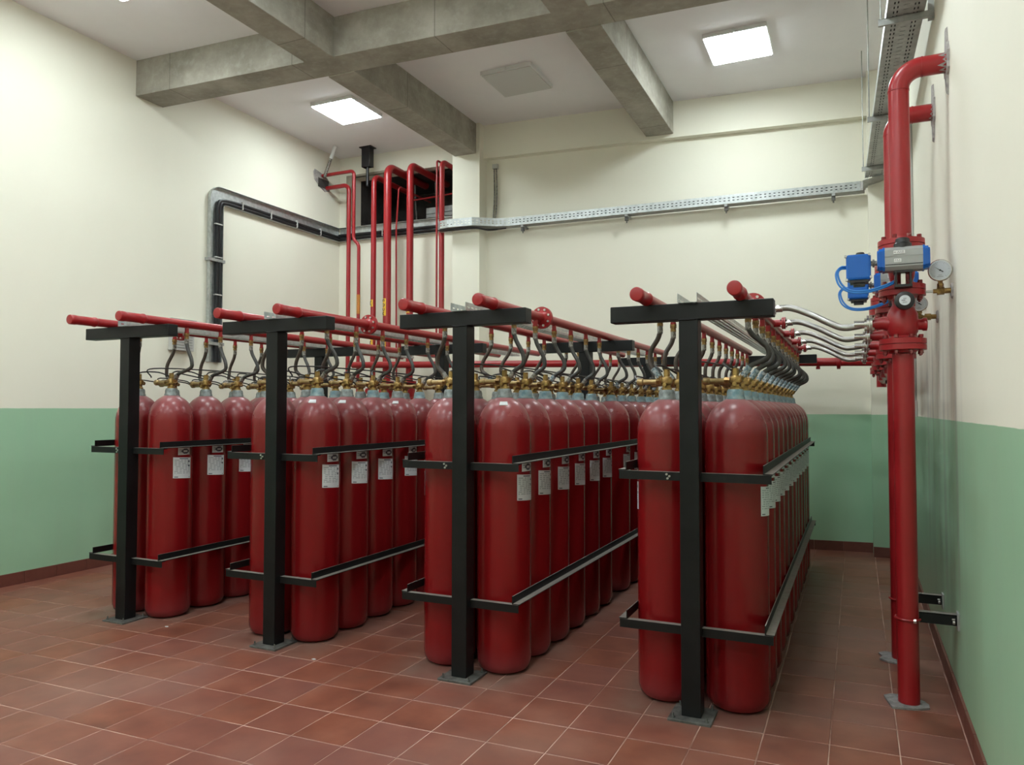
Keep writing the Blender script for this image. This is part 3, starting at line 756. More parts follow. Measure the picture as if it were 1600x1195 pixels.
def selector(y, front, label):
    t = empty('selector_valve', (RX, y, 1.9)); tag(t, label, 'valve', 'selector valves on the risers')
    def Z(z): return z-1.9
    for z, nm in ((2.498, 'upper_flange'), (2.248, 'middle_flange'), (1.952, 'lower_flange')):
        m = MB(); flange_pair(m, (0, 0, Z(z)), .117); o = m.build(nm, 'pipe', t); bolts(o, (0, 0, Z(z)), .094)
    m = MB(); m.lathe([(.052, Z(2.29)), (.062, Z(2.32)), (.07, Z(2.37)), (.062, Z(2.43)), (.052, Z(2.46))], n=24)
    m.build('ball_valve_body', 'pipe', t)
    m = MB(); m.lathe([(.060, Z(2.215)), (.050, Z(2.195)), (.050, Z(2.17)), (.060, Z(2.155)), (.076, Z(2.12)), (.080, Z(2.06)), (.076, Z(2.02)), (.064, Z(2.0)), (.062, Z(1.985))], n=28)
    m.tube([(-.06, 0, Z(2.07)), (-.10, 0, Z(2.075)), (-.15, 0, Z(2.072))], [.046, .034, .029], 16)
    m.lathe([(.03, .06), (.03, .092), (.036, .1), (.036, .118), (.02, .122)], c=(0, 0, Z(2.06)), n=16, axis='x')
    m.build('tee_body', 'pipe', t)
    m = MB(); m.cyl((-.150, 0, Z(2.072)), (-.162, 0, Z(2.072)), .052, 20); m.cyl((-.166, 0, Z(2.072)), (-.178, 0, Z(2.072)), .050, 20)
    o = m.build('branch_flange', 'steelplain', t)
    for a in range(4):
        an = a*PI/2+PI/4; b = MB(); b.cyl((-.14, .038*math.cos(an), Z(2.072)+.038*math.sin(an)), (-.19, .038*math.cos(an), Z(2.072)+.038*math.sin(an)), .007, 6); b.build('flange_bolt', 'boltz', o)
    if front is None: return t
    # pneumatic actuator lying across the pipe
    yc = -.135; z0, z1 = Z(2.338), Z(2.462); x0, x1 = -.088, .092
    oct_ = []
    hz, hy, c_ = (z1-z0)/2, .058, .018
    prof = [(-hy, -hz+c_), (-hy, hz-c_), (-hy+c_, hz), (hy-c_, hz), (hy, hz-c_), (hy, -hz+c_), (hy-c_, -hz), (-hy+c_, -hz)]
    zc = (z0+z1)/2
    def ext(mb, pr, xa, xb, sc_=1.0, mi=0):
        n = len(pr); vs = [(xa, yc+a*sc_, zc+b*sc_) for a, b in pr]+[(xb, yc+a*sc_, zc+b*sc_) for a, b in pr]
        mb.add(vs, [tuple(range(n)), tuple(reversed(range(n, 2*n)))]+[(i, i+n, (i+1) % n+n, (i+1) % n) for i in range(n)], mi)
    m = MB(); ext(m, prof, x0, x1); ac = m.build('actuator_body', 'alu', t)
    m = MB()
    m.box((x0+.002, yc-hy-.002, zc-.036), (x1-.002, yc-hy+.004, zc-.032)); m.build('groove', 'rubber', ac)
    m = MB(); m.box((x0, yc-hy-.0025, zc+.010), (x1, yc-hy+.003, zc+.013)); m.build('ridge', 'alu', ac)
    m = MB(); ext(m, prof, x0-.010, x0, 1.03); ext(m, prof, x0-.028, x0-.010, .94); ext(m, prof, x0-.036, x0-.028, .8); m.build('end_cap', 'blue', t)
    m = MB(); ext(m, prof, x1, x1+.010, 1.03); ext(m, prof, x1+.010, x1+.026, .94); ext(m, prof, x1+.026, x1+.034, .8); m.build('end_cap', 'blue', t)
    # its two maker's stickers with lines of print
    def lab(xa, xb, za, zb, bars):
        m = MB(); yy = yc-hy-.0035
        m.box((xa, yy, za), (xb, yy+.003, zb), 0)
        for a, b, c1, d1 in bars:
            m.box((xa+(xb-xa)*a, yy-.0006, za+(zb-za)*c1), (xa+(xb-xa)*b, yy, za+(zb-za)*d1), 1)
        m.build('sticker', ['white', 'ink'], ac)
    lab(-.046, .008, zc+.022, zc+.040, [(.05, .22, .3, .4), (.05, .22, .62, .7), (.04, .06, .3, .7), (.3, .42, .25, .36), (.46, .62, .25, .36), (.66, .92, .25, .36), (.36, .5, .62, .76), (.56, .68, .62, .76), (.72, .9, .62, .76)])
    lab(-.044, -.010, zc-.022, zc-.004, [(.08, .3, .6, .75), (.36, .56, .6, .75), (.68, .84, .6, .75), (.08, .22, .25, .36), (.3, .9, .25, .36)])
    # position indicator knob
    m = MB(); m.lathe([(.044, z1), (.044, z1+.022), (.036, z1+.028), (.034, z1+.048), (.024, z1+.055), (.0, z1+.056)], c=(.0, yc, 0), n=24); m.build('position_indicator', 'rubber', t)
    MB().lathe([(.014, z1+.0565), (.0, z1+.058)], c=(0, yc, 0), n=12).build('indicator_mark', 'bluetube', t)
    # bracket, gear housing and hand dial below
    m = MB(); m.box((-.040, yc-.03, z0-.075), (-.030, yc+.04, z0)); m.box((.030, yc-.03, z0-.075), (.040, yc+.04, z0)); m.box((-.045, yc-.035, z0-.012), (.045, yc+.045, z0)); m.box((-.042, yc-.035, z0-.09), (.042, yc+.10, z0-.075)); m.box((-.012, yc-.012, z0-.08), (.012, yc+.012, z0-.012), 1)
    m.build('mounting_bracket', ['rubber', 'steelplain'], t, bevel=.001)
    zd = Z(2.175)
    m = MB(); m.lathe([(.020, yc+.12), (.030, yc+.05), (.040, yc), (.048, yc-.01), (.050, yc-.022), (.047, yc-.040), (.038, yc-.044)], c=(.004, 0, zd), n=28, axis='y')
    m.build('dial_housing', 'rubber', t)
    m = MB(); m.cyl((.004, yc-.043, zd), (.004, yc-.047, zd), .027, 24); dl = m.build('dial_face', 'gaugeface', t)
    m = MB(); m.box((-.012, yc-.0485, zd-.002), (.006, yc-.047, zd+.001)); m.box((-.004, yc-.0485, zd+.008), (.012, yc-.047, zd+.010)); m.box((-.006, yc-.0485, zd-.012), (.014, yc-.047, zd-.010)); m.build('dial_print', 'ink', dl)
    # blue limit-switch box on the left
    xb0, xb1 = -.278, -.155
    m = MB(); m.box((xb0, yc-.045, Z(2.30)), (xb1, yc+.06, Z(2.44))); bx_ = m.build('solenoid_box', 'blue', t, bevel=.012)
    m = MB(); m.box((xb0+.018, yc-.035, Z(2.285)), (xb1-.012, yc+.05, Z(2.302))); m.box((xb0+.035, yc-.02, Z(2.27)), (xb1-.03, yc+.035, Z(2.286))); m.build('box_base', 'rubber', t, bevel=.002)
    m = MB()
    for px, pz in ((xb0-.002, 2.432), (xb1+.0, 2.312), (xb0+.002, 2.302), (xb1-.008, 2.436)): m.cyl((px, yc-.05, Z(pz)), (px, yc-.02, Z(pz)), .007, 10)
    m.build('box_screws', 'boltz', t)
    MB().lathe([(.023, Z(2.438)), (.023, Z(2.45)), (.019, Z(2.456))], c=((xb0+xb1)/2+.01, yc+.01, 0), n=20).build('box_cap', 'rubber', t)
    m = MB(); m.cyl((xb1, yc, Z(2.39)), (x0-.03, yc, Z(2.39)), .014, 12); m.cyl((xb1+.008, yc, Z(2.39)), (xb1+.018, yc, Z(2.39)), .022, 6); m.build('connector', 'sleevegrey', t)
    # blue air tubes
    for dz, dx in ((0, 0), (.010, .010)):
        m = MB(); m.tube(smooth_path([(xb0, yc, Z(2.383)-dz), (xb0-.03, yc-.01, Z(2.378)-dz), (xb0-.052+dx, yc-.02, Z(2.34)), (xb0-.035+dx, yc-.03, Z(2.275)+dz), (xb0+.02, yc-.04, Z(2.235)+dz), (xb0+.10, yc-.045, Z(2.228)+dz), (-.10, yc-.02, Z(2.25)+dz), (-.045, yc, Z(2.275)+dz)], 6), .0055, 8)
        m.build('air_tube', 'bluetube', t)
    return t
selector(4.64, True, 'nearest selector valve with grey and blue actuator and white-labelled body')
selector(5.43, True, 'second selector valve, its blue box showing below the nearest one')
for k, y in enumerate((6.22, 7.0, 7.75)):
    selector(y, None, 'red selector valve body %s' % ('just behind the second riser', 'behind the second riser, middle of the hidden three', 'behind the second riser, farthest back')[k])
# header joining the three rear valves
o = MB().tube([(RX+.02, 6.12, 1.895), (RX+.02, 8.52, 1.895)], .045, 20)
hd = empty('header_pipe', (0, 0, 0)); MB.build(o, 'pipe', 'pipe', hd)
m = MB()
for y in (6.22, 7.0, 7.75): m.cyl((RX, y, 1.86), (RX, y, 1.93), .05, 16)
m.build('riser_stub', 'pipe', hd)
m = MB(); m.box((RX, 7.4, 1.82), (XR, 7.44, 1.85)); m.build('wall_bracket', 'black', hd)
tag(hd, 'short red header pipe running behind the second riser along the right wall', 'pipe')
# long red pipe along the back wall
wp = empty('wall_pipe', (0, 8.52, 2.1)); WPX0, WPX1 = RX, -6.35
def wz(x): return 2.080+(.238-x)*.0185-2.1
MB().tube([(WPX0, 0, wz(WPX0)), (-3, 0, wz(-3)), (WPX1, 0, wz(WPX1))], .044, 20).build('pipe', 'pipe', wp)
m = MB(); m.cyl((WPX0, 0, wz(WPX0)+.02), (WPX0, 0, -.28), .046, 16); m.build('drop_leg', 'pipe', wp)
for x in (-.36,):
    m = MB(); m.cyl((x, 0, wz(x)-.06), (x, 0, wz(x)), .018, 10); m.box((x-.02, -.02, wz(x)-.075), (x+.02, .02, wz(x)-.055)); m.build('drain_plug', 'pipe', wp)
m = MB(); m.lathe([(.046, -.02), (.075, -.018), (.075, -.002), (.075, .016), (.046, .02)], c=(-.16, 0, wz(-.16)), n=24, axis='x'); m.build('flange', 'pipe', wp)
tag(wp, 'long horizontal red pipe running along the back wall behind the racks', 'pipe')

# stainless flexible hoses from rightmost manifold to the selector valves
for k, y in enumerate((4.64, 5.43, 6.22, 7.0, 7.75)):
    xs, zs = ROWS[3]['mx'][1], ROWS[3]['z']+.0315; xe, ze = RX-.178, 2.072
    t = empty('flexible_steel_hose', (xs, y, zs)); dx = xe-xs; dz = ze-zs
    m = MB(); m.cyl((.02, 0, 0), (.075, 0, 0), .026, 14); m.cyl((.075, 0, 0), (.085, 0, 0), .042, 18); m.cyl((.088, 0, 0), (.098, 0, 0), .042, 18)
    so = m.build('outlet_flange', 'pipe', t)
    for a in range(4):
        an = a*PI/2+PI/4; b = MB(); b.cyl((.066, .031*math.cos(an), .031*math.sin(an)), (.108, .031*math.cos(an), .031*math.sin(an)), .0065, 6); b.build('flange_bolt', 'boltz', so)
    pts = smooth_path([(.10, 0, 0), (.19, -.004, .0), (.30, -.01, -.045), (.40, -.008, -.10), (.475, 0, -.128), (dx-.0, 0, dz)], 10)
    m = MB(); m.tube(pts, .0185, 16, uv=True); m.build('hose_braid', 'steel', t)
    m = MB(); m.cyl((.10, 0, 0), (.145, 0, 0), .0205, 16); m.build('end_collar', 'steelplain', t)
    m = MB(); m.cyl((dx-.065, 0, dz+.001), (dx, 0, dz), .0215, 16); m.cyl((dx-.012, 0, dz), (dx, 0, dz), .032, 16); m.build('end_collar', 'steelplain', t)
    tag(t, 'braided stainless hose to the selector valves, %s from the front' % ORD[k], 'hose', 'stainless hoses to the selector valves')

# pressure gauges on brass fittings between riser and wall
def gauge(y, x, z, r, zb, label):
    t = empty('pressure_gauge', (x, y, z)); xw = XR-x; zz = zb-z
    m = MB(); m.cyl((RX+.055-x, .0, zz), (-.035, 0, zz), .007, 10); m.build('stem_pipe', 'steelplain', t)
    m = MB(); m.cyl((-.035, 0, zz), (xw-.065, 0, zz), .012, 10); m.cyl((-.015, 0, zz), (.018, 0, zz), .017, 6); m.cyl((0, 0, zz), (0, 0, -r*.9), .012, 8); m.cyl((0, 0, zz+.022), (0, 0, zz+.04), .016, 6)
    m.cyl((xw-.075, 0, zz), (xw-.04, 0, zz), .021, 6); m.cyl((xw-.04, 0, zz), (xw-.002, 0, zz), .015, 12)
    m.build('brass_fitting', 'brass', t)
    m = MB(); n = 14; ps = [(random.uniform(.03, .042)*math.cos(2*PI*i/n), random.uniform(.03, .045)*math.sin(2*PI*i/n)) for i in range(n)]
    m.add([(xw-.010, a, zz+b) for a, b in ps]+[(xw-.0005, a*1.1, zz+b*1.1) for a, b in ps], [tuple(reversed(range(n)))]+[(i, (i+1) % n, (i+1) % n+n, i+n) for i in range(n)])
    m.build('plaster_patch', 'plaster', t)
    d = Vector((-x, -y, 1.6-z)); d.z *= .3; d.normalize()
    b = MB(); b.cyl((0, 0, 0), (0, 0, .02), r, 32); b.cyl((0, 0, .02), (0, 0, .026), r*1.0, 32, r2=r*.93)
    cs = b.build('gauge_case', 'steelplain', t)
    cs.rotation_euler = d.to_track_quat('Z', 'Y').to_euler()
    MB().cyl((0, 0, .0262), (0, 0, .0272), r*.88, 32).build('gauge_face', 'gaugeface', cs)
    m = MB()
    for i in range(26):
        a = math.radians(-50+i*280/25); L_ = .10 if i % 5 else .18
        c, s_ = math.cos(a), math.sin(a); r0, r1_ = r*.80, r*(.80-L_); w2 = .0009
        m.add([(c*r0-s_*w2, s_*r0+c*w2, .0275), (c*r0+s_*w2, s_*r0-c*w2, .0275), (c*r1_+s_*w2, s_*r1_-c*w2, .0275), (c*r1_-s_*w2, s_*r1_+c*w2, .0275)], [(0, 3, 2, 1)])
    m.box((-r*.25, -r*.62, .0272), (r*.25, -r*.56, .0276)); m.box((-r*.15, -r*.48, .0272), (r*.15, -r*.43, .0276))
    m.build('scale_marks', 'inkgrey', cs)
    m = MB(); a = math.radians(145); c, s_ = math.cos(a), math.sin(a); w2 = r*.05
    m.add([(-c*r*.3-s_*w2, -s_*r*.3+c*w2, .029), (-c*r*.3+s_*w2, -s_*r*.3-c*w2, .029), (c*r*.62, s_*r*.62, .029)], [(0, 1, 2)]); m.cyl((0, 0, .0275), (0, 0, .030), r*.08, 12)
    m.build('needle', 'rubber', cs)
    tag(t, label, 'gauge', 'pressure gauges beside the risers')
gauge(4.62, .422, 2.345, .059, 2.235, 'larger round pressure gauge on brass fitting at the right wall')
gauge(5.43, .376, 2.270, .050, 2.185, 'smaller pressure gauge behind, partly hidden by the black dial')

# pipe clamps and wall brackets at the foot of the risers
for y, z, lab in ((4.64, .475, 'nearer black wall bracket clamping the front riser pipe'), (5.43, .40, 'farther black wall bracket clamping the second riser pipe')):
    t = empty('pipe_bracket', (RX, y, z)); xw = XR-RX
    m = MB(); m.box((.055, -.005, -.028), (xw-.002, .0, .028)); m.box((.055, -.005, .024), (xw-.002, .045, .028)); m.build('bracket_arm', 'blackdust', t)
    m = MB(); m.box((xw-.010, -.045, -.045), (xw-.001, .03, .045)); m.build('wall_plate', 'zincdull', t)
    m = MB(); m.cyl((xw-.02, -.012, -.01), (xw-.03, -.012, -.01), .010, 6); m.cyl((xw-.02, -.012, .006), (xw-.034, -.012, .006), .005, 6); m.build('bolt', 'boltz', t)
    m = MB(); pts = [(.061*math.cos(a), .061*math.sin(a), -.012) for a in [math.radians(80-i*20) for i in range(18)]]
    m.tube(pts, .006, 6); m.build('pipe_clamp', 'pipe', t)
    m = MB(); m.cyl((.025, -.062, -.012), (.038, -.064, -.012), .012, 6); m.build('clamp_nut', 'boltz', t)
    tag(t, lab, 'bracket', 'pipe brackets on the right wall')

# ================================================================ LARGE TRAY ALONG THE RIGHT WALL (overhead)
t = empty('cable_tray', (0, 0, 4.10)); X0a, X0b, Ya, Yb = .235, .125, 3.2, 8.95
def lx(y): return X0a+(X0b-X0a)*(y-4.2)/(8.75-4.2)
m = MB(); n = int((Yb-Ya)/.06); Wd = .215
cols = [(0, .035, 1), (.035, .043, 0), (.043, .055, 1), (.055, .063, 0), (.063, .090, 1), (.090, .125, 2), (.125, .152, 1), (.152, .160, 0), (.160, .172, 1), (.172, .180, 0), (.180, Wd, 1)]
for i in range(n):
    y0 = Ya+i*.06; y1_ = y0+.06
    for a, b, kd in cols:
        if kd == 1: segs = [(y0, y1_)]
        elif kd == 0: segs = [(y0, y0+.03)]
        else: segs = [(y0, y0+.026), (y0+.031, y1_)]
        for (p, q_) in segs:
            m.add([(lx(p)+a, p, 0), (lx(p)+b, p, 0), (lx(q_)+b, q_, 0), (lx(q_)+a, q_, 0)], [(0, 1, 2, 3)])
o = m.build('tray_bottom', 'zincdull', t); md = o.modifiers.new('s', 'SOLIDIFY'); md.thickness = .0015
for k in range(7):  # unseen cables added above the slots so the openings read dark
    m = MB(); m.tube(smooth_path([(lx(y)+.03+.026*k+random.uniform(-.004, .004), y, .016) for y in (Ya, 4.4, 5.6, 6.8, 8.0, Yb-.1)], 4), .013, 8); m.build('cable', 'cable', t)
for dx, nm in ((-.001, 'tray_side'), (Wd, 'tray_side')):
    m = MB(); m.prism([(lx(Ya)+dx, Ya), (lx(Ya)+dx+.002, Ya), (lx(Yb)+dx+.002, Yb), (lx(Yb)+dx, Yb)], 0, .07); m.build(nm, 'zinc', t)
tag(t, 'wide perforated galvanised tray hung high along the right wall', 'cable tray')
for i, y in enumerate((5.30, 7.05, 8.50)):
    b = empty('tray_bracket', (lx(y), y, 4.10))
    m = MB(); m.box((-.045, -.02, -.045), (Wd+.045, .0, -.003)); m.box((-.045, -.02, -.006), (Wd+.045, .035, -.002)); m.build('bracket_arm', 'zincdull', b)
    m = MB(); m.cyl((-.03, .01, -.04), (-.03, .01, ZC-4.10), .005, 8); m.build('threaded_rod', 'zincdull', b)
    m = MB(); m.cyl((-.03, .01, -.016), (-.03, .01, -.006), .012, 6); m.cyl((-.03, .01, .0), (-.03, .01, .01), .012, 6); m.build('nut', 'boltz', b)
    if i < 1:
        m = MB(); m.box((Wd+.022, -.005, -.05), (Wd+.062, .03, .38)); m.build('wall_strut', 'zincdull', b)
    else:
        m = MB(); m.cyl((Wd+.03, .01, -.04), (Wd+.03, .01, .25), .005, 8); m.build('threaded_rod', 'zincdull', b)
    tag(b, ('nearest bracket and rod carrying the wide overhead tray', 'middle bracket and rod carrying the wide overhead tray', 'farthest bracket and rod carrying the wide overhead tray')[i], 'bracket', 'brackets of the overhead tray')

# ================================================================ TRAY ALONG THE BACK WALL
t = empty('cable_tray', (0, 0, 0)); D_ = .16
def prof_tray(parent, pts, zs, zh, name='tray_side', pitch=.05, matn='zinc', slots=True):
    m = MB()
    for (p, q_), (za, zb) in zip(zip(pts, pts[1:]), zip(zs, zs[1:])):
        p, q_ = Vector(p), Vector(q_); L_ = (q_-p).length; n = max(1, int(L_/pitch)); 
        for i in range(n):
            u0, u1, um = i/n, (i+1)/n, (i+.55)/n
            for (a, b, full) in ((0, .3, 1), (.3, .4, 0), (.4, .6, 1), (.6, .7, 0), (.7, 1, 1)):
                ue = u1 if full or not slots else um
                A, B = p.lerp(q_, u0), p.lerp(q_, ue); z0 = za+(zb-za)*u0; z1_ = za+(zb-za)*ue
                m.add([(A.x, A.y, z0+a*zh), (B.x, B.y, z1_+a*zh), (B.x, B.y, z1_+b*zh), (A.x, A.y, z0+b*zh)], [(0, 1, 2, 3)])
    o = m.build(name, matn, parent); md = o.modifiers.new('s', 'SOLIDIFY'); md.thickness = .0015; return o
def bp(x, off): return (x, bay(x)-off)
ptsf = [bp(.12, D_), bp(-4.05, D_), (-4.20, 8.63), (-4.31, 8.52), (-4.44, 8.43), (-4.80, 8.42), (-4.92, 8.45), (-5.00, 8.53), (-5.03, 8.64)]
zsf = [4.035, 3.955, 3.95, 3.945, 3.945, 3.95, 3.95, 3.95, 3.95]
prof_tray(t, ptsf, zsf, .105)
m = MB()
ptsb = [bp(.12, .012), bp(-4.2, .012), (-4.3, 8.75), (-4.36, 8.68), (-4.44, 8.59), (-4.80, 8.59), (-4.84, 8.62), (-4.86, 8.66), (-4.87, 8.70)]
for i in range(len(ptsf)-1):
    a, b, c, d = ptsf[i], ptsf[i+1], ptsb[i+1], ptsb[i]
    n = 40 if i == 0 else 1
    for k in range(n):
        def lp(p, q_, u): return (p[0]+(q_[0]-p[0])*u, p[1]+(q_[1]-p[1])*u)
        u0, u1 = k/n, (k+1)/n
        z0 = zsf[i]+(zsf[i+1]-zsf[i])*u0; z1_ = zsf[i]+(zsf[i+1]-zsf[i])*u1
        A, B, Cc, Dd = lp(a, b, u0), lp(a, b, u1), lp(d, c, u1), lp(d, c, u0)
        m.add([(*A, z0), (*B, z1_), (*Cc, z1_), (*Dd, z0)], [(0, 1, 2, 3)])
o = m.build('tray_bottom', 'zincdull', t); md = o.modifiers.new('s', 'SOLIDIFY'); md.thickness = .0015
m = MB(); m.box((.0, bay(.1)-D_-.004, 4.035), (.13, bay(.1)-D_-.001, 4.14)); m.build('joint_plate', 'steelplain', t)
# rising connection to the overhead tray
m = MB()
m.add([(.10, 9.13, 4.035), (.36, 9.0, 4.10), (.36, 8.80, 4.10), (.10, 8.85, 4.06)], [(0, 1, 2, 3)]); m.add([(.10, 9.13, 4.035), (.36, 9.0, 4.10), (.36, 9.0, 4.20), (.10, 9.13, 4.14)], [(0, 1, 2, 3)])
o = m.build('corner_piece', 'zincdull', t); md = o.modifiers.new('s', 'SOLIDIFY'); md.thickness = .0015
for k in range(4):  # cables added inside the tray to darken its side slots
    m = MB(); m.tube([(.05, bay(.05)-.145+.02*k, 4.06+.02*(k % 2)), (-2, bay(-2)-.145+.02*k, 4.02+.02*(k % 2)), (-4.0, bay(-4.0)-.145+.02*k, 3.975+.02*(k % 2))], .015, 8); m.build('cable', 'cable', t)
for k in range(3):  # further added cables stacked behind the slots, also to darken them
    m = MB(); m.tube([(-4.0, bay(-4.0)-.145, 4.045+.0*k-.02*k), (.05, bay(.05)-.145, 4.125-.02*k)], .012, 8); m.build('cable', 'cable', t)
# cables showing below at the column
m = MB()
for k in range(3): m.tube(smooth_path([(-4.98, 8.50+.02*k, 3.945), (-4.80, 8.48+.03*k, 3.935), (-4.45, 8.49+.03*k, 3.93), (-4.30, 8.60+.03*k, 3.915), (-4.10, 8.74, 3.94)], 6), .008, 6)
m.build('cable', 'cable', t)
tag(t, 'long perforated galvanised tray along the back wall, curving round the column', 'cable tray')
for i, x in enumerate((-3.86, -2.53, -1.36, -.20)):
    b = empty('tray_bracket', (x, bay(x), 3.95+.08*(x+4)/4))
    m = MB(); m.box((-.018, -.175, -.028), (.018, -.002, -.004)); m.build('bracket_arm', 'zincdull', b)
    m = MB(); m.box((-.02, -.155, -.075), (.02, -.12, -.028)); m.cyl((0, -.137, -.075), (0, -.137, -.1), .009, 8); m.build('bracket_bolt', 'plate', b)
    tag(b, ('small bracket under the back wall tray nearest the column', 'small bracket under the back wall tray, second from the column', 'small bracket under the back wall tray, third from the column', 'small bracket under the back wall tray nearest the right corner')[i], 'bracket', 'brackets under the back wall tray')
# conduits dropping from a junction box beside the column
t = empty('conduit', (-4.29, bay(-4.29), 4.1)); yv = -.03
m = MB(); m.box((-.03, -.05, .66), (.04, -.002, .72)); m.build('junction_box', 'pvc', t)
for dx in (-.012, .022):
    MB().tube(smooth_path([(dx, yv, .66), (dx+.006, yv, .4), (dx+.002, yv, .2), (dx-.012, yv, .0)], 6), .010, 8).build('conduit_pipe', 'sleevegrey', t)
tag(t, 'pair of thin grey conduits dropping to the tray beside the column', 'conduit')

# ================================================================ TRAY ON THE LEFT WALL
t = empty('cable_tray', (XL, 6.62, 3.2))
m = MB(); y0, y1_ = 6.50, 6.70; zt_ = 4.26; rad = .12
def LL(y, z, x=0.0): return (x, y-6.62, z-3.2)
# back plate: vertical leg, rounded outer corner, horizontal leg (one sheet)
out = [(y0, 2.15), (y0, zt_-.16)]+[(y0+.16-.16*math.cos(a), zt_-.16+.16*math.sin(a)) for a in [PI/2*i/6 for i in range(1, 7)]]+[(8.98, zt_)]
inn = [(y1_, 2.15), (y1_, zt_-.24)]+[(y1_+.06-.06*math.cos(a), zt_-.24+.04*math.sin(a)) for a in [PI/2*i/6 for i in range(1, 7)]]+[(8.98, zt_-.2)]
for i in range(len(out)-1):
    m.add([LL(*out[i], .008), LL(*inn[i], .008), LL(*inn[i+1], .008), LL(*out[i+1], .008)], [(0, 1, 2, 3)])
for path in (out, inn):
    for a, b in zip(path, path[1:]): m.add([LL(*a, .008), LL(*b, .008), LL(*b, .055), LL(*a, .055)], [(0, 1, 2, 3)])
o = m.build('tray_channel', 'zinc', t); md = o.modifiers.new('s', 'SOLIDIFY'); md.thickness = .002
for k, off in enumerate((.042, .080)):
    m = MB(); pts = [LL(y1_-off, 2.15, .035)]+[LL(y1_-off+random.uniform(-.004, .004), z, .035) for z in (2.6, 3.0, 3.4, 3.8)]+[LL(y1_-off+.01, zt_-.22, .035), LL(y1_-off+.08, zt_-.2+off*.6, .035), LL(y1_+.25, zt_-.2+off-.01, .035)]+[LL(y, zt_-.2+off-.01, .035) for y in (7.4, 7.9, 8.4, 8.95)]
    m.tube(smooth_path(pts, 4), .021, 8); m.build('cable', 'cable', t)
for z in (2.5, 2.95, 3.4, 3.8): MB().box(LL(y1_-.12, z, .028), LL(y1_-.015, z+.014, .062)).build('cable_tie', 'pvc', t)
for y in (7.0, 7.5, 8.0, 8.5): MB().box(LL(y, zt_-.19, .028), LL(y+.014, zt_-.09, .062)).build('cable_tie', 'pvc', t)
for z in (2.35, 3.35): MB().box(LL(y0-.03, z, .0), LL(y1_+.03, z+.035, .06)).build('tray_strap', 'zincdull', t)
tag(t, 'grey tray with black cables climbing the left wall then running right', 'cable tray')
t = empty('cable_tray', (-6, lbay(-6), 4.05))
m = MB(); x0, x1 = XL+.02+6, -5.05+6
def yb2(x): return lbay(x-6)-lbay(-6)
zA = .02
m.add([(x0, yb2(x0)-.008, zA), (x1, yb2(x1)-.008, zA), (x1, yb2(x1)-.008, zA+.2), (x0, yb2(x0)-.008, zA+.2)], [(0, 1, 2, 3)])
for z in (zA, zA+.2): m.add([(x0, yb2(x0)-.008, z), (x1, yb2(x1)-.008, z), (x1, yb2(x1)-.055, z), (x0, yb2(x0)-.055, z)], [(0, 1, 2, 3)])
o = m.build('tray_channel', 'zinc', t); md = o.modifiers.new('s', 'SOLIDIFY'); md.thickness = .002
for k in (0, 1): MB().tube([(x0, yb2(x0)-.035, zA+.045+.045*k), (0, yb2(0)-.035, zA+.04+.045*k), (x1, yb2(x1)-.035, zA+.045+.045*k)], .023, 8).build('cable', 'cable', t)
for x in (-.7, -.2, .3, .7): MB().box((x, yb2(x)-.063, zA+.02), (x+.014, yb2(x)-.02, zA+.12)).build('cable_tie', 'pvc', t)
tag(t, 'grey tray with black cables on the back wall below the dark opening', 'cable tray')
# wall box behind the leftmost rack
t = empty('wall_box', (XL, 6.12, 2.42)); m = MB(); m.box((.001, -.15, -.17), (.075, .15, .17)); m.build('case', 'pvc', t, bevel=.006)
m = MB()
for i in range(5): m.box((.075, -.12, -.14+.03*i), (.080, .12, -.128+.03*i))
m.build('louvres', 'zincdull', t)
m = MB(); m.box((.0, -.17, .165), (.085, .17, .185)); m.build('hood', 'zincdull', t)
tag(t, 'small grey louvred box on the left wall behind the red manifolds', 'electrical box')

# ================================================================ RED PIPES IN THE BACK LEFT CORNER
PY = 8.68
def dpipe(pts, r, rad, label, yl=None, name='down_pipe'):
    p0 = Vector(pts[-1]); t = empty(name, p0); q_ = [Vector(p)-p0 for p in pts]
    MB().tube(elbow_path(q_, rad), r, 16).build('pipe', 'pipe', t)
    if yl:
        for (za, zb, wr_, chars) in yl:
            m = MB(); n = 6; x = q_[-1].x; y = 0; vs = []
            for i in range(n+1):
                an = math.radians(-150+100*wr_*i/n)
                vs += [(x+(r+.002)*math.cos(an), (r+.002)*math.sin(an), za), (x+(r+.002)*math.cos(an), (r+.002)*math.sin(an), zb)]
            m.add(vs, [(2*i, 2*i+2, 2*i+3, 2*i+1) for i in range(n)], 0, True)
            if chars:
                nch = chars; hh = (zb-za)/nch
                for c in range(nch):                       # dark rounded letters, read upwards
                    zc_ = za+hh*(c+.5); an = math.radians(-150+50*wr_); rr = r+.004
                    ring = []
                    for k in range(9):
                        a2 = math.radians(50+260*k/8+90*c); da = .42*math.cos(a2)*.9*wr_
                        ring.append((x+rr*math.cos(an+da), rr*math.sin(an+da), zc_+hh*.32*math.sin(a2)))
                    m.tube(ring, .0045, 5, mi=1)
            m.build('pipe_label', ['yellow', 'ink'], t)
    tag(t, label, 'pipe', 'red pipes in the back left corner'); return t
dpipe([(XL+.0, PY, 4.80), (-6.56, PY, 4.80), (-6.56, PY, 0.02)], .030, .09, 'leftmost red pipe, from the left wall patch straight down')
dpipe([(XL+.0, PY-.10, 4.955), (-6.40, PY-.10, 4.955), (-6.40, PY-.10, 3.97), (-6.31, PY-.10, 3.90), (-6.31, PY-.10, 0.02)], .024, .06, 'red pipe with a sideways jog and a yellow band below', [(2.90, 3.17, 3.4, 0)])
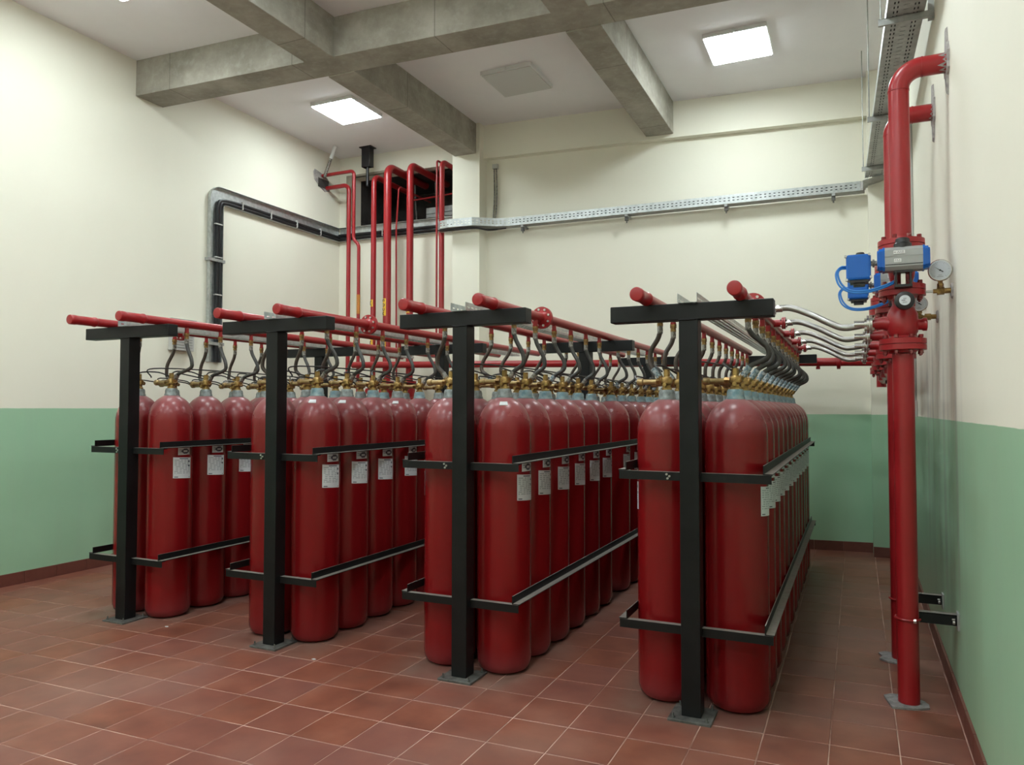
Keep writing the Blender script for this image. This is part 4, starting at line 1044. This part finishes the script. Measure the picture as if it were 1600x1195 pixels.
dpipe([(-6.13, 9.7, 4.87), (-6.13, PY, 4.87), (-6.13, PY, 0.02)], .038, .10, 'red pipe with two small yellow labels, right of the jogged pipe', [(3.0, 3.1, .9, 1), (2.45, 2.62, .9, 2)])
dpipe([(-5.90, 9.7, 5.0-.02), (-5.90, PY, 4.98), (-5.90, PY, 0.02)], .055, .13, 'thickest red pipe, with a lettered yellow label', [(2.86, 3.10, .8, 4), (2.35, 2.62, .8, 4)])
dpipe([(-5.53, 9.7, 4.955), (-5.53, PY, 4.955), (-5.53, PY, 0.02)], .048, .11, 'thick red pipe standing alone right of the thickest one', [(2.88, 2.96, .9, 1)])
dpipe([(-5.03, 9.5, 4.93), (-5.03, PY, 4.93), (-5.03, PY, 0.02)], .036, .09, 'rightmost red pipe, close to the cream column')
dpipe([(-5.82, 9.7, 4.72), (-5.78, PY+.1, 4.70), (-5.835, PY+.12, 4.1), (-5.80, PY+.12, 0.02)], .012, .05, 'thin dark red tube just right of the thickest pipe')
dpipe([(-5.13, 9.5, 4.97), (-5.13, PY+.04, 4.97), (-5.13, PY+.04, 0.02)], .014, .04, 'thin dark red tube just left of the rightmost pipe')
# selector flanges low on three of the pipes, glimpsed above the valves
for x, y, r_ in ((-5.90, PY, .055), (-5.53, PY, .048), (-6.13, PY, .038)):
    t = empty('pipe_valve', (x, y, 1.84)); m = MB(); m.lathe([(r_+.001, -.14), (r_+.05, -.13), (r_+.05, -.10), (r_+.02, -.08), (r_+.035, 0), (r_+.02, .08), (r_+.05, .10), (r_+.05, .13), (r_+.001, .14)], n=20)
    m.build('valve_body', 'pipe', t)
    m = MB(); m.cyl((0, -.04, 0), (0, -.11, 0), .02, 10); m.cyl((0, -.11, 0), (0, -.125, 0), .04, 16); m.build('valve_knob', 'pipe', t)
    tag(t, 'bright red valve low on the %s, seen over the cylinders' % {-5.90: 'thickest pipe', -5.53: 'thick lone pipe', -6.13: 'pipe with small yellow labels'}[x], 'valve', 'red valves on the corner pipes')
# small things inside the opening: rail, tube
t = empty('shaft_tube', (OX0, 9.35, 4.65)); MB().tube([(.75, 0, .02), (1.2, 0, .03), (1.85, 0, .06)], .012, 8).build('tube', 'pipe', t)
for x in (.85, 1.2, 1.24): MB().tube([(x, .02, .25), (x+.02, .02, -.1), (x+.04, .02, -.34)], .012, 6).build('hanger_wire', 'plate', t)
tag(t, 'thin red tube with hanging wires crossing inside the dark wall opening', 'tube')
t = empty('duct_panel', (-5.35, 9.55, 4.42)); MB().box((-.45, 0, -.12), (.45, .02, .17)).build('panel', 'zincdull', t)
m = MB()
for i in range(4): m.box((-.44, -.02, -.10+.06*i), (.44, 0, -.085+.06*i))
m.build('rib', 'zincdull', t)
tag(t, 'grey ribbed duct panel inside the dark wall opening behind the pipes', 'duct')
# plaster patch round the two small pipes on the left wall
t = empty('wall_patch', (XL, PY-.10, 4.88)); ps = [(.72*a_, .72*b_) for a_, b_ in [(-.26, .12), (-.22, .19), (-.05, .16), (.16, .10), (.27, -.02), (.25, -.14), (.10, -.20), (-.08, -.12), (-.23, -.02)]]
m = MB(); n = len(ps); m.add([(.001, a, b) for a, b in ps]+[(.012, a*.95, b*.95) for a, b in ps], [tuple(range(n, 2*n))]+[(i, (i+1) % n, (i+1) % n+n, i+n) for i in range(n)])
m.build('plaster', 'plaster', t); m = MB(); m.box((.010, -.09, -.10), (.014, .14, .03)); m.build('hole', 'dark', t)
tag(t, 'rough plaster patch with dark hole where two red pipes leave the left wall', 'wall patch')
# black hanger from the ceiling, and the slanting pale strut
t = empty('ceiling_hanger', (-6.30, 8.76, ZC)); m = MB(); m.box((-.10, -.07, -.012), (.10, .07, 0)); m.build('ceiling_plate', 'rubber', t)
m = MB(); m.box((-.07, -.05, -.29), (-.06, .05, -.012)); m.box((.06, -.05, -.29), (.07, .05, -.012)); m.box((-.06, -.05, -.29), (.06, -.04, -.012)); m.box((-.06, .03, -.29), (.06, .04, -.012)); m.build('hanger_box', 'rubber', t, bevel=.002)
m = MB(); m.cyl((0, 0, -.27), (0, 0, -.56), .022, 12); m.build('hanger_rod', 'rubber', t)
tag(t, 'black hanger bolted to the ceiling above the dark opening', 'hanger')
t = empty('strut', (-6.68, 8.52, ZC)); MB().tube([(0, 0, 0), (-.08, .0, -.17)], .028, 12).build('upper_sleeve', 'white', t); MB().tube([(-.08, 0, -.17), (-.19, 0, -.42)], .020, 12).build('lower_rod', 'sleevegrey', t)
tag(t, 'slanting pale strut from the ceiling to the two small red pipes', 'strut')
# conduit and switch on the right wall beyond the risers
t = empty('wall_conduit', (XR, 7.35, 1.62)); MB().cyl((-.012, 0, .04), (-.012, 0, 2.5), .010, 8).build('conduit_pipe', 'pvc', t)
MB().box((-.05, -.04, -.09), (-.001, .04, .05)).build('switch_box', 'white', t, bevel=.004)
tag(t, 'thin grey conduit ending in a small white box on the right wall', 'conduit')
# a few white chips on the floor
for (x, y), lab in (((-4.63, 3.98), 'tiny white chip on the floor at the foot of the leftmost rack'), ((-3.18, 3.86), 'tiny white chip on the floor in front of the second rack'), ((-1.33, 4.95), 'tiny white chip on the aisle floor beside the third rack')):
    o = MB().prism([(0, 0), (.022, -.004), (.030, .006), (.012, .012)], .0006, .004).build('chip', 'paper', loc=(x, y, 0)); tag(o, lab, 'debris')
